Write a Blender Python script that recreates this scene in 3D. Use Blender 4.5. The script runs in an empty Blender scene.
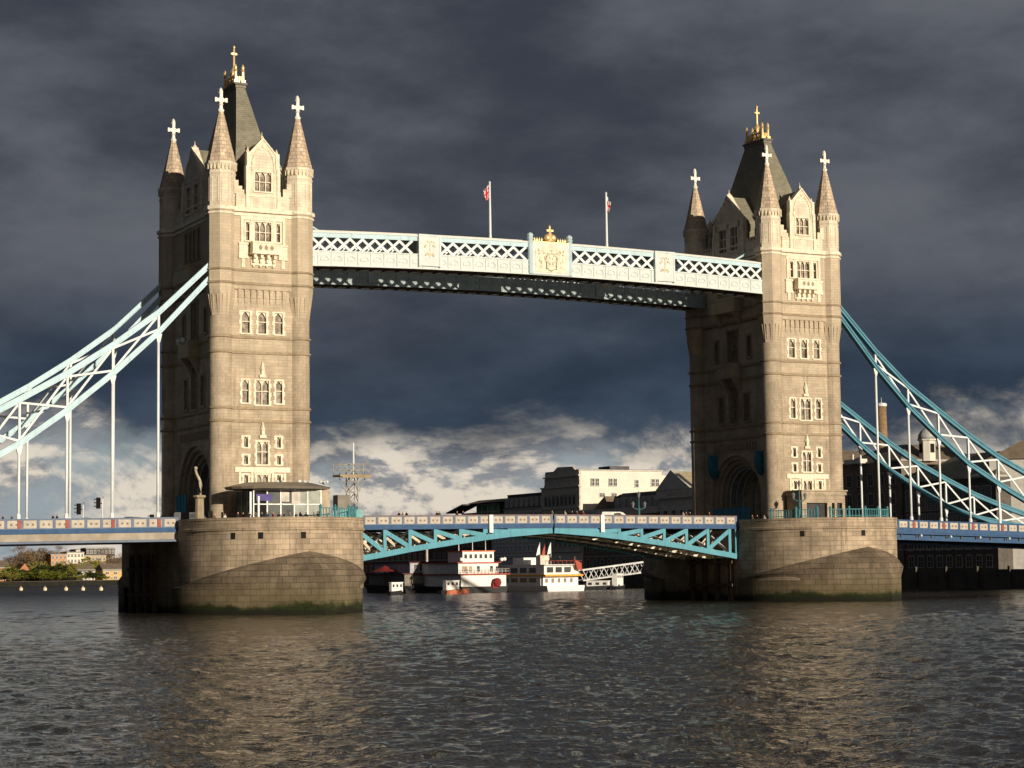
import bpy, math, random
import numpy as np
from mathutils import Vector, Matrix
R = math.radians
random.seed(7)
sc = bpy.context.scene
col = sc.collection

# ------------------------------------------------------------------ camera
CP = np.array([-127.944, -243.403, 4.876]); YAW, PITCH, ROLL, FPX = .481577, .0920541, -.0129835, 2000.0
def _basis():
    F = np.array([math.sin(YAW)*math.cos(PITCH), math.cos(YAW)*math.cos(PITCH), math.sin(PITCH)])
    Rt = np.array([math.cos(YAW), -math.sin(YAW), 0]); U = np.cross(Rt, F)
    c, s = math.cos(ROLL), math.sin(ROLL)
    return c*Rt+s*U, -s*Rt+c*U, F
BR, BU, BF = _basis()
cam = bpy.data.cameras.new('camera'); co = bpy.data.objects.new('camera', cam); col.objects.link(co)
M = Matrix.Identity(4)
for i in range(3):
    M[i][0] = BR[i]; M[i][1] = BU[i]; M[i][2] = -BF[i]; M[i][3] = CP[i]
co.matrix_world = M
cam.sensor_width = 36; cam.lens = FPX/1024*36; cam.clip_start = .5; cam.clip_end = 20000
sc.camera = co
def P(u, v, ax, val):          # where a sight line of the survey photo meets the plane coordinate[ax] = val
    d = BF + BR*(u-512)/FPX - BU*(v-384)/FPX; t = (val-CP[ax])/d[ax]
    return CP + t*d

# ------------------------------------------------------------------ sky and sun
SUN_AZ, SUN_EL = R(8), R(10)          # azimuth measured from -Y towards +X
sd = Vector((math.sin(SUN_AZ)*math.cos(SUN_EL), -math.cos(SUN_AZ)*math.cos(SUN_EL), math.sin(SUN_EL)))
L = bpy.data.lights.new('sun', 'SUN'); L.energy = 5.0; L.angle = R(.53); L.color = (1, .85, .66)
so = bpy.data.objects.new('sun', L); col.objects.link(so); so.rotation_euler = sd.to_track_quat('Z', 'Y').to_euler()
so.location = (0, -300, 200)
sc.view_settings.view_transform = 'Standard'; sc.view_settings.look = 'None'; sc.view_settings.exposure = 0; sc.view_settings.gamma = 1
w = bpy.data.worlds.new('World'); sc.world = w; w.use_nodes = True
nt = w.node_tree; N = nt.nodes; LK = nt.links; N.clear()
class G:                                  # tiny node helper
    def __init__(s, tree): s.t = tree
    def n(s, typ, **k):
        x = s.t.nodes.new(typ)
        for a, b in k.items(): setattr(x, a, b)
        return x
    def put(s, sock, v):
        if isinstance(v, bpy.types.NodeSocket): s.t.links.new(v, sock)
        elif v is not None:
            if hasattr(sock.default_value, '__len__') and not hasattr(v, '__len__'): v = [v]*len(sock.default_value)
            if hasattr(v, '__len__') and len(sock.default_value) == 4 and len(v) == 3: v = (*v, 1)
            sock.default_value = v
    def m(s, op, a, b=None, c=None, clamp=False):
        x = s.n('ShaderNodeMath', operation=op, use_clamp=clamp)
        for i, v in enumerate((a, b, c)):
            if v is not None: s.put(x.inputs[i], v)
        return x.outputs[0]
    def vm(s, op, a, b=None):
        x = s.n('ShaderNodeVectorMath', operation=op); s.put(x.inputs[0], a)
        if b is not None: s.put(x.inputs[1], b)
        return x.outputs['Value'] if op in ('DOT_PRODUCT', 'LENGTH') else x.outputs[0]
    def mix(s, f, a, b, blend='MIX'):
        x = s.n('ShaderNodeMix', data_type='RGBA', blend_type=blend); s.put(x.inputs[0], f); s.put(x.inputs[6], a); s.put(x.inputs[7], b)
        return x.outputs[2]
    def step(s, v, a, b):
        x = s.n('ShaderNodeMapRange', interpolation_type='SMOOTHSTEP'); s.put(x.inputs[0], v); x.inputs[1].default_value = a; x.inputs[2].default_value = b
        return x.outputs[0]
    def noise(s, vec, scale, detail=4, rough=.55, dist=0, out='Fac'):
        x = s.n('ShaderNodeTexNoise'); s.put(x.inputs['Vector'], vec); x.inputs['Scale'].default_value = scale
        x.inputs['Detail'].default_value = detail; x.inputs['Roughness'].default_value = rough; x.inputs['Distortion'].default_value = dist
        return x.outputs[out]
g = G(nt)
sky = g.n('ShaderNodeTexSky', sky_type='NISHITA', sun_disc=False, sun_elevation=SUN_EL, sun_rotation=math.pi-SUN_AZ)
sky.air_density = 1.2; sky.dust_density = 2
tc = g.n('ShaderNodeTexCoord').outputs['Generated']
dn = g.vm('NORMALIZE', tc)
sx = g.n('ShaderNodeSeparateXYZ'); g.put(sx.inputs[0], dn)
X, Y, Z = sx.outputs
zz = g.m('MAXIMUM', Z, 0)
# cloud deck coordinates: directions projected on a high plane, softened near the horizon
inv = g.m('DIVIDE', 1, g.m('ADD', zz, .13))
cx = g.n('ShaderNodeCombineXYZ'); g.put(cx.inputs[0], g.m('MULTIPLY', X, inv)); g.put(cx.inputs[1], g.m('MULTIPLY', Y, inv)); cx.inputs[2].default_value = 3.1
deck = cx.outputs[0]
# puffy coordinates: nearly angular, a little flattened
cp = g.n('ShaderNodeCombineXYZ'); g.put(cp.inputs[0], X); g.put(cp.inputs[1], Y); g.put(cp.inputs[2], g.m('MULTIPLY', Z, 1.9))
puff = cp.outputs[0]
n1 = g.noise(deck, .75, 7, .6, .9)
n2 = g.noise(puff, 9, 7, .58, .25)
n3 = g.noise(puff, 3.2, 4, .5, .3)
n4 = g.noise(puff, 22, 6, .6, .2)
rot = g.n('ShaderNodeMapping'); g.put(rot.inputs[0], puff); rot.inputs['Rotation'].default_value = (R(20), R(-25), R(10)); rot.inputs['Scale'].default_value = (1, 1, 1.25)
n7 = g.noise(rot.outputs[0], 10, 9, .58, .08); n8 = g.noise(rot.outputs[0], 3.6, 4, .5, .1)
dark = g.mix(g.step(g.m('ADD', g.m('MULTIPLY', n7, .5), g.m('MULTIPLY', n8, .5)), .34, .64), (.042, .050, .067), (.122, .130, .152))
blue = g.mix(g.step(g.m('ADD', g.m('MULTIPLY', n7, .5), g.m('MULTIPLY', n2, .5)), .36, .64), (.024, .038, .062), (.050, .074, .110))
dark = g.mix(g.step(g.m('ADD', Z, g.m('MULTIPLY', n3, .10)), .215, .135), dark, blue)
# the bright gap under the cloud deck
edge = g.m('ADD', Z, g.m('ADD', g.m('MULTIPLY', g.m('SUBTRACT', n2, .5), .105), g.m('MULTIPLY', g.m('SUBTRACT', n3, .5), .06)))
gap = g.m('MULTIPLY', g.step(edge, .083, .052), g.step(g.vm('DOT_PRODUCT', dn, (.463, .886, 0)), .55, .86))
n5 = g.noise(puff, 11, 8, .6, .35)
cumul = g.step(g.m('ADD', g.m('MULTIPLY', n5, .65), g.m('MULTIPLY', n4, .35)), .36, .50)
n6 = g.noise(g.vm('ADD', puff, (.0, .0, .012)), 11, 8, .6, .35)
lit = g.mix(g.step(g.m('ADD', g.m('MULTIPLY', g.m('SUBTRACT', n5, n6), 3.2), g.m('MULTIPLY', n4, .8)), .22, .52), (.24, .245, .265), (.78, .69, .57))
lowsky = g.mix(.35, (.36, .46, .55), g.vm('MULTIPLY', sky.outputs[0], (.07, .07, .07)))
low = g.mix(g.m('MULTIPLY', cumul, .92), lowsky, lit)
away = g.step(g.vm('DOT_PRODUCT', dn, (.463, .886, 0)), .4, .88)       # sky out of view is dimmed to keep shaded faces dark
dark = g.mix(away, g.vm('MULTIPLY', dark, (.62, .62, .62)), dark)
allc = g.mix(gap, dark, low)
# towards the sun (behind the photographer) the sky is open
west = g.m('MULTIPLY', g.step(g.vm('DOT_PRODUCT', dn, (sd.x, sd.y, .15)), .55, 1.0), .3)
fin = g.mix(west, allc, g.vm('MULTIPLY', sky.outputs[0], (.05, .05, .05)))
fin = g.mix(g.step(Z, -.01, -.05), fin, (.03, .03, .028))
bg = g.n('ShaderNodeBackground'); g.put(bg.inputs[0], fin); bg.inputs[1].default_value = 1.0
wo = g.n('ShaderNodeOutputWorld'); LK.new(bg.outputs[0], wo.inputs[0])

# ------------------------------------------------------------------ materials
MT = {}
def mat(name, base, rough=.8, metal=0, var=.18, scale=1.2, bump=0, bscale=6, streak=0, brick=None, alt=None, spec=.3, coord='Object', extra=None):
    if name in MT: return MT[name]
    m = bpy.data.materials.new(name); m.use_nodes = True; t = m.node_tree; h = G(t)
    b = t.nodes['Principled BSDF']; b.inputs['Roughness'].default_value = rough; b.inputs['Metallic'].default_value = metal
    b.inputs['Specular IOR Level'].default_value = spec
    ob = h.n('ShaderNodeTexCoord').outputs['Object']
    c = base
    n = h.noise(ob, scale, 5, .6)
    lo = tuple(v*(1-var) for v in base); hi = tuple(min(1, v*(1+var)) for v in base)
    c = h.mix(h.step(n, .3, .7), lo, hi)
    if alt: c = h.mix(h.step(h.noise(ob, scale*.37, 4, .6), .5, .62), c, alt)
    height = None
    if brick:
        uv = h.n('ShaderNodeTexCoord').outputs['UV']
        bt = h.n('ShaderNodeTexBrick'); h.put(bt.inputs['Vector'], uv)
        bt.inputs['Scale'].default_value = 1; bt.inputs['Brick Width'].default_value = brick[0]; bt.inputs['Row Height'].default_value = brick[1]
        bt.inputs['Mortar Size'].default_value = brick[2]; bt.inputs['Mortar Smooth'].default_value = .3
        h.put(bt.inputs['Color1'], (1+brick[3],)*3); h.put(bt.inputs['Color2'], (1-brick[3],)*3); h.put(bt.inputs['Mortar'], (brick[4],)*3)
        c = h.mix(1, c, bt.outputs['Color'], 'MULTIPLY'); height = bt.outputs['Fac']
    if streak:
        mp = h.n('ShaderNodeMapping'); h.put(mp.inputs[0], ob); mp.inputs['Scale'].default_value = (1.6, 1.6, .12)
        s = h.step(h.noise(mp.outputs[0], 1.5, 5, .65), .48, .72)
        c = h.mix(h.m('MULTIPLY', s, streak), c, tuple(v*.45 for v in base))
    if extra: c = extra(h, c, ob)
    h.put(b.inputs['Base Color'], c)
    if bump or height is not None:
        bp = h.n('ShaderNodeBump'); bp.inputs['Distance'].default_value = .06; bp.inputs['Strength'].default_value = max(bump, .5)
        hn = h.noise(ob, bscale, 4, .6)
        if height is not None: hn = h.m('SUBTRACT', h.m('MULTIPLY', hn, .5), height)
        h.put(bp.inputs['Height'], hn); t.links.new(bp.outputs[0], b.inputs['Normal'])
    MT[name] = m
    return m
def algae(h, c, ob):
    s = h.n('ShaderNodeSeparateXYZ'); h.put(s.inputs[0], ob)
    n = h.noise(ob, .35, 4, .6); n2 = h.noise(ob, 2.2, 4, .6)
    z = h.m('ADD', s.outputs[2], h.m('ADD', h.m('MULTIPLY', n, -1.6), h.m('MULTIPLY', n2, -.9)))
    c = h.mix(h.m('MULTIPLY', h.step(h.m('ADD', s.outputs[2], h.m('MULTIPLY', n, -2)), 3.2, .8), .5), c, (.13, .11, .05))
    c = h.mix(h.step(h.m('ADD', z, h.m('MULTIPLY', h.noise(ob, .12, 3, .6), -2.0)), -.75, -1.5), c, h.mix(h.step(n2, .35, .65), (.012, .017, .005), (.026, .036, .008)))
    return h.mix(h.step(z, -.55, -.95), c, (.012, .014, .008))
def rust(h, c, ob): return h.mix(h.m('MULTIPLY', h.step(h.noise(ob, .6, 5, .7), .52, .66), .6), c, (.35, .22, .1))
def paler_up(h, c, ob):      # stone colour turns paler towards the upper stages
    s = h.n('ShaderNodeSeparateXYZ'); h.put(s.inputs[0], ob)
    return h.mix(h.m('MULTIPLY', h.step(h.m('ADD', s.outputs[2], h.m('MULTIPLY', h.noise(ob, .3, 4, .6), 8)), 14, 42), .6), c, h.mix(.6, c, (.66, .57, .43)))
STONE = mat('granite_ashlar', (.42, .35, .26), .88, var=.2, scale=.35, brick=(1.1, .38, .016, .11, .8), streak=.6, extra=paler_up)
UPPER = mat('pale_ashlar', (.70, .63, .50), .85, var=.14, scale=.5, brick=(.9, .36, .014, .07, .85), streak=.4)
TRIM = mat('portland_stone', (.78, .71, .57), .8, var=.16, scale=2, streak=.3)
BANDM = mat('shaded_band_stone', (.33, .265, .18), .85, var=.15, scale=1.5, streak=.3)  # dark tone carries the shadow at string courses and shaded-side frames
SPIREM = mat('spire_stone', (.54, .44, .33), .85, var=.2, scale=1.5, brick=(.6, .5, .035, .16, .6), streak=.3)
PIERM = mat('pier_granite', (.39, .315, .23), .9, var=.26, scale=.35, brick=(1.6, .62, .03, .16, .55), streak=.75, extra=algae)
PIERL = mat('cutwater_granite', (.185, .147, .105), .9, var=.35, scale=.3, brick=(1.7, .72, .04, .16, .4), streak=.75, extra=algae)
SLATE = mat('roof_slate', (.215, .205, .155), .7, var=.15, scale=.8, brick=(.5, .3, .03, .1, .75))
GLASS = mat('window_glass', (.24, .21, .17), .5, var=.6, scale=1.6, spec=.15)  # muddy brown base holds the reflected sky tone
DARK = mat('dark_void', (.012, .012, .012), .9)
GOLD = mat('gilding', (.88, .66, .32), .38, metal=.55, var=.1)
WHITE = mat('white_paint', (.70, .76, .80), .8, var=.06, streak=.08)
CREAMP = mat('cream_paint', (.60, .67, .67), .8, var=.06, streak=.18)
TEAL = mat('teal_paint', (.11, .33, .43), .8, var=.08, scale=.4, streak=.35)
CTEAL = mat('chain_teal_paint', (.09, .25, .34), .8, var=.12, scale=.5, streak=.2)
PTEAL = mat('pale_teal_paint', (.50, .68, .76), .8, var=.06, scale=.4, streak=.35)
PBLUE = mat('pale_blue_paint', (.46, .60, .66), .8, var=.08, streak=.2)
BLUE = mat('blue_paint', (.045, .10, .21), .8, var=.12, streak=.2)
GBLUE = mat('grey_blue_paint', (.15, .19, .27), .8, var=.12, streak=.2)
BEIGE = mat('weathered_beige', (.34, .31, .26), .8, var=.2, scale=.5, extra=rust)
SOFFIT = mat('soffit_brown', (.16, .11, .08), .8, var=.3, scale=.8)
SHADEP = mat('shaded_walkway_paint', (.32, .40, .42), .6, var=.15)  # darker tone stands in for shade on the unlit walkway faces
RED = mat('red_paint', (.30, .10, .10), .85)
ASPH = mat('asphalt', (.05, .05, .05), .9)
STEEL = mat('grey_steel', (.33, .33, .32), .4, metal=.4)
BLACKM = mat('black_paint', (.012, .012, .012), .95, spec=.05)
BRICK = mat('dark_brick', (.22, .18, .14), .9, var=.25, scale=.2, brick=(.8, .3, .03, .15, .7), streak=.3)
YBRICK = mat('stock_brick', (.24, .17, .10), .9, var=.2, scale=.3, brick=(.8, .3, .03, .12, .75), streak=.3)
CREAMW = mat('cream_render', (.70, .68, .60), .85, var=.06, scale=.3, streak=.12)
GREYW = mat('grey_render', (.60, .58, .54), .85, var=.15, streak=.2)
TIMBER = mat('weathered_timber', (.10, .075, .05), .85, var=.3)

# ------------------------------------------------------------------ mesh helper
class MB:
    def __init__(s, T=None): s.v = []; s.f = []; s.T = T; s.uv = {}; s.sm = set()
    def vert(s, p):
        s.v.append(tuple(s.T(*p)) if s.T else tuple(p)); return len(s.v)-1
    def poly(s, pts, uv=None):
        i = [s.vert(p) for p in pts]; s.f.append(i)
        if uv: s.uv[len(s.f)-1] = uv
    def box(s, x0, x1, y0, y1, z0, z1):
        b = len(s.v)
        for p in ((x0,y0,z0),(x1,y0,z0),(x1,y1,z0),(x0,y1,z0),(x0,y0,z1),(x1,y0,z1),(x1,y1,z1),(x0,y1,z1)): s.vert(p)
        for q in ((0,3,2,1),(4,5,6,7),(0,1,5,4),(1,2,6,5),(2,3,7,6),(3,0,4,7)): s.f.append([b+k for k in q])
        return s
    def bar(s, p0, p1, a, b, up=(0,0,1)):     # rectangular bar: a across (horizontal), b along 'up'
        p0 = Vector(p0); p1 = Vector(p1); d = (p1-p0).normalized(); up = Vector(up)
        sdv = d.cross(up)
        if sdv.length < 1e-4: sdv = d.cross(Vector((0,1,0)))
        sdv.normalize(); u = sdv.cross(d).normalized(); base = len(s.v)
        for q in (p0, p1):
            for (i, j) in ((-1,-1),(1,-1),(1,1),(-1,1)): s.vert(q+sdv*(a/2*i)+u*(b/2*j))
        for q in ((0,1,2,3),(7,6,5,4),(0,4,5,1),(1,5,6,2),(2,6,7,3),(3,7,4,0)): s.f.append([base+k for k in q])
        return s
    def lathe(s, x, y, prof, n=8, ph=0, sy=1, smooth=False):
        base = len(s.v)
        for (r, z) in prof:
            for k in range(n):
                a = ph+2*math.pi*k/n; s.vert((x+r*math.cos(a), y+r*sy*math.sin(a), z))
        for j in range(len(prof)-1):
            for k in range(n):
                k2 = (k+1) % n
                s.f.append([base+j*n+k, base+j*n+k2, base+(j+1)*n+k2, base+(j+1)*n+k])
                if smooth: s.sm.add(len(s.f)-1)
        s.f.append([base+k for k in range(n)][::-1]); s.f.append([base+(len(prof)-1)*n+k for k in range(n)])
        return s
    def tube(s, pts, r, n=6, r1=None):
        pts = [Vector(p) for p in pts]; base = len(s.v); m = len(pts)
        for i, p in enumerate(pts):
            d = (pts[min(i+1, m-1)]-pts[max(i-1, 0)]).normalized()
            a = d.cross(Vector((0,0,1)))
            if a.length < 1e-3: a = Vector((1,0,0))
            a.normalize(); b = a.cross(d); rr = r if r1 is None else r+(r1-r)*i/(m-1)
            for k in range(n):
                t = 2*math.pi*k/n; s.vert(p+a*(rr*math.cos(t))+b*(rr*math.sin(t)))
        for i in range(m-1):
            for k in range(n):
                k2 = (k+1) % n; s.f.append([base+i*n+k, base+(i+1)*n+k, base+(i+1)*n+k2, base+i*n+k2]); s.sm.add(len(s.f)-1)
        s.f.append([base+k for k in range(n)]); s.f.append([base+(m-1)*n+k for k in range(n)][::-1])
        return s
    def prism(s, poly, axis, a0, a1):         # polygon in the two other coordinates, extruded along axis
        n = len(poly); base = len(s.v)
        for a in (a0, a1):
            for (p, q) in poly:
                s.vert({0:(a,p,q),1:(p,a,q),2:(p,q,a)}[axis])
        s.f.append([base+k for k in range(n)][::-1]); s.f.append([base+n+k for k in range(n)])
        for k in range(n):
            k2 = (k+1) % n; s.f.append([base+k, base+k2, base+n+k2, base+n+k])
        return s
    def prismz(s, poly, a0, a1): return s.prism([(q, p) for p, q in poly], 1, a0, a1)      # (z, x) pairs along y
    def sph(s, x, y, z, r, n=8, m=6, sz=1):
        s.lathe(x, y, [(max(1e-3, r*math.sin(math.pi*j/m)), z-r*sz*math.cos(math.pi*j/m)) for j in range(m+1)], n, smooth=True); return s
    def mesh(s, name, o=(0,0,0)):
        me = bpy.data.meshes.new(name)
        V = np.array(s.v, float)-np.array(o); me.from_pydata(V.tolist(), [], s.f)
        me.validate(); me.update()
        if len(me.polygons) == len(s.f):
            uvl = me.uv_layers.new(name='UVMap').data
            for pi, p in enumerate(me.polygons):
                if pi in s.sm: p.use_smooth = True
                if pi in s.uv:
                    for k, li in enumerate(p.loop_indices): uvl[li].uv = s.uv[pi][k]
                    continue
                nn = p.normal
                if abs(nn.z) > .95:
                    for li in p.loop_indices: c = me.vertices[me.loops[li].vertex_index].co; uvl[li].uv = (c.x, c.y)
                else:
                    t = Vector((-nn.y, nn.x, 0)).normalized()
                    for li in p.loop_indices: c = me.vertices[me.loops[li].vertex_index].co; uvl[li].uv = (c.dot(t), c.z)
        return me
    def build(s, name, m, parent=None):
        if parent is not None:
            root = parent
            off = Vector((0,0,0))
            while root is not None: off += root.location; root = root.parent
            o = bpy.data.objects.new(name, s.mesh(name, off)); o.parent = parent
        else:
            V = np.array(s.v); c = (V.min(0)+V.max(0))/2; c[2] = V[:,2].min()
            o = bpy.data.objects.new(name, s.mesh(name, c)); o.location = c
        col.objects.link(o); o.data.materials.append(m); return o
def empty(name, loc, label, cat, group=None):
    o = bpy.data.objects.new(name, None); col.objects.link(o); o.location = loc; o.empty_display_size = 1
    return tag(o, label, cat, group)
def tag(o, label, cat, group=None):
    o['label'] = label; o['category'] = cat
    if group: o['group'] = group
    return o
def struct(o, kind='structure'): o['kind'] = kind; return o
def dup(o, parent=None, label=None):
    c = o.copy(); col.objects.link(c); c.parent = parent
    if label: c['label'] = label
    for ch in list(o.children): dup(ch, c)
    return c

# ------------------------------------------------------------------ water
def make_water():
    ax, ay = CP[0]-12*math.sin(YAW), CP[1]-12*math.cos(YAW)
    rr = [34.0]
    while rr[-1] < 330: rr.append(rr[-1]+.10+rr[-1]**2*.0000125)
    while rr[-1] < 620: rr.append(rr[-1]*1.016)
    while rr[-1] < 14000: rr.append(rr[-1]*1.06)
    rr = np.array([2, 15]+rr)
    an = np.concatenate([np.linspace(-175, -24, 30), np.linspace(-22, 22, 760), np.linspace(24, 175, 30)])
    A, Rr = np.meshgrid(np.radians(an)+YAW, rr)
    x = ax+Rr*np.sin(A); y = ay+Rr*np.cos(A); z = np.zeros_like(x)
    rng = np.random.RandomState(3)
    wind = R(200)
    patch = 1+.45*np.sin(x*.021+y*.013+1)*np.sin(y*.031-x*.017+2)
    for k in range(70):
        lam = .42*(6/.42)**(rng.rand()**1.2); th = wind+rng.normal(0, .8)
        slope = .033*(1.0 if lam < 1.8 else .5)
        amp = slope*lam/(2*math.pi); kx = 2*math.pi/lam*math.cos(th); ky = 2*math.pi/lam*math.sin(th)
        fade = np.clip(1.4-Rr/(lam*150), 0, 1)
        ph = kx*x+ky*y+rng.rand()*6.28+.8*np.sin(.05*x+rng.rand()*6)
        z += amp*fade*patch*(np.sin(ph)+.18*np.sin(2*ph+.5))
    z *= np.clip((700-Rr)/300, 0, 1)*np.clip((26-np.abs(np.degrees(A-YAW)))/5, 0, 1)
    nr, na = x.shape
    V = np.stack([x, y, z], -1).reshape(-1, 3)
    I = np.arange(nr*na).reshape(nr, na)
    F = np.stack([I[:-1,:-1], I[:-1,1:], I[1:,1:], I[1:,:-1]], -1).reshape(-1, 4)[:, ::-1]
    me = bpy.data.meshes.new('water'); me.vertices.add(len(V)); me.vertices.foreach_set('co', V.ravel())
    me.loops.add(F.size); me.loops.foreach_set('vertex_index', F.ravel()); me.polygons.add(len(F))
    me.polygons.foreach_set('loop_start', np.arange(0, F.size, 4)); me.polygons.foreach_set('loop_total', np.full(len(F), 4))
    me.update(calc_edges=True); me.validate()
    me.polygons.foreach_set('use_smooth', [True]*len(me.polygons))
    m = bpy.data.materials.new('river_water'); m.use_nodes = True; t = m.node_tree; h = G(t); b = t.nodes['Principled BSDF']
    b.inputs['Base Color'].default_value = (.030, .026, .018, 1); b.inputs['Roughness'].default_value = .05; b.inputs['IOR'].default_value = 1.33
    ob = h.n('ShaderNodeTexCoord').outputs['Object']
    mp = h.n('ShaderNodeMapping'); h.put(mp.inputs[0], ob); mp.inputs['Scale'].default_value = (1, 1, 1); mp.inputs['Rotation'].default_value = (0, 0, R(25))
    hh = h.m('ADD', h.m('MULTIPLY', h.noise(mp.outputs[0], 2.6, 3, .6, .5), .42), h.m('ADD', h.m('MULTIPLY', h.noise(mp.outputs[0], .45, 4, .6, .4), 1.0), h.m('MULTIPLY', h.noise(mp.outputs[0], 7, 3, .55), .07)))
    sp = h.n('ShaderNodeSeparateXYZ'); h.put(sp.inputs[0], ob)       # the far reach is choppier than its mesh can show
    mr = h.n('ShaderNodeMapRange'); h.put(mr.inputs[0], sp.outputs[1]); mr.inputs[1].default_value = -40; mr.inputs[2].default_value = 260; mr.inputs[3].default_value = .05; mr.inputs[4].default_value = .34
    t.links.new(mr.outputs[0], b.inputs['Roughness']); b.inputs['Specular IOR Level'].default_value = .38
    bp = h.n('ShaderNodeBump'); bp.inputs['Distance'].default_value = .30; bp.inputs['Strength'].default_value = 1.0
    h.put(bp.inputs['Height'], hh); t.links.new(bp.outputs[0], b.inputs['Normal'])
    me.materials.append(m)
    o = bpy.data.objects.new('water', me); col.objects.link(o); struct(o)
make_water()

S = 41.15; TA, TB = 5.1, 9.47
# ------------------------------------------------------------------ stone tower (built at X = -S, the other is a turned copy)
def face(side, A=5.3, B=10.3, c=-S):
    if side == 'front': return lambda u, d, z: (c+u, -(B+d), z)
    if side == 'back': return lambda u, d, z: (c-u, B+d, z)
    if side == 'shore': return lambda u, d, z: (c-(A+d), -u, z)
    return lambda u, d, z: (c+(A+d), u, z)
def wallgrid(mb, u0, u1, z0, z1, holes, d=0, rec=.4):
    us = sorted({u0, u1, *[h[0] for h in holes], *[h[1] for h in holes]}); zs = sorted({z0, z1, *[h[2] for h in holes], *[h[3] for h in holes]})
    for i in range(len(us)-1):
        for j in range(len(zs)-1):
            cu, cz = (us[i]+us[i+1])/2, (zs[j]+zs[j+1])/2
            if any(h[0] < cu < h[1] and h[2] < cz < h[3] for h in holes): continue
            mb.poly([(us[i],d,zs[j]),(us[i+1],d,zs[j]),(us[i+1],d,zs[j+1]),(us[i],d,zs[j+1])])
    for (a, b, c, e) in holes:
        r = d-rec
        mb.poly([(a,d,c),(a,r,c),(a,r,e),(a,d,e)]); mb.poly([(b,d,c),(b,d,e),(b,r,e),(b,r,c)])
        mb.poly([(a,d,c),(b,d,c),(b,r,c),(a,r,c)]); mb.poly([(a,d,e),(a,r,e),(b,r,e),(b,d,e)])
def window(T, parent, u0, u1, z0, z1, n=1, tr=(.55,), d=0, rec=.4, teeth=True, arch=True, fr=.2, fm=None):
    f = MB(T); o = d+.07
    # surround outside the hole, standing proud of the wall
    k = 0; z = z0-fr*.6; H = (z1-z0+fr*1.6); q = max(3, round(H/.55)); st = H/q
    for i in range(q):
        wd = fr+(.13 if (teeth and i % 2 == 0) else 0)
        f.box(u0-wd, u0+.03, d-.1, o, z+i*st, z+(i+1)*st); f.box(u1-.03, u1+wd, d-.1, o, z+i*st, z+(i+1)*st)
    f.box(u0+.03, u1-.03, d-.1, o+.02, z1-.02, z1+fr); f.box(u0-fr, u1+fr, d-.1, o+.09, z0-fr*1.1, z0-.01)
    m = .11; wl = (u1-u0-(n-1)*m)/n; di, do = d-rec+.12, d-rec+.26
    for i in range(1, n): f.box(u0+i*wl+(i-1)*m, u0+i*wl+i*m, di, do, z0, z1)
    for t in tr:
        zt = z0+(z1-z0)*t
        for i in range(n): f.box(u0+i*(wl+m), u0+i*(wl+m)+wl, di+.01, do-.01, zt-.055, zt+.055)
    if arch:
        ah = min(wl*.9, (z1-z0)*.4)
        for i in range(n):
            a = u0+i*(wl+m); b = a+wl; c = (a+b)/2
            for (e, sg) in ((a, 1), (b, -1)):
                pts = [(e, z1), (e, z1-ah), (e+sg*wl*.1, z1-ah*.5), (e+sg*wl*.28, z1-ah*.22), (c, z1-.02), (c, z1)]
                if sg < 0: pts = pts[::-1]
                b0 = len(f.v)
                for dd in (do-.02, di+.02):
                    for (pu, pz) in pts: f.vert((pu, dd, pz))
                n_ = len(pts); f.f.append([b0+k for k in range(n_)]); 
                for k in range(n_): f.f.append([b0+k, b0+(k+1)%n_, b0+n_+(k+1)%n_, b0+n_+k])
    fo = f.build('window', fm or TRIM, parent)
    p = MB(T); p.poly([(u0,d-rec,z0),(u1,d-rec,z0),(u1,d-rec,z1),(u0,d-rec,z1)]); p.build('pane', GLASS, fo)
    return fo
def octo(mb, x, y, prof): mb.lathe(x, y, prof, 8, math.pi/8)
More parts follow.
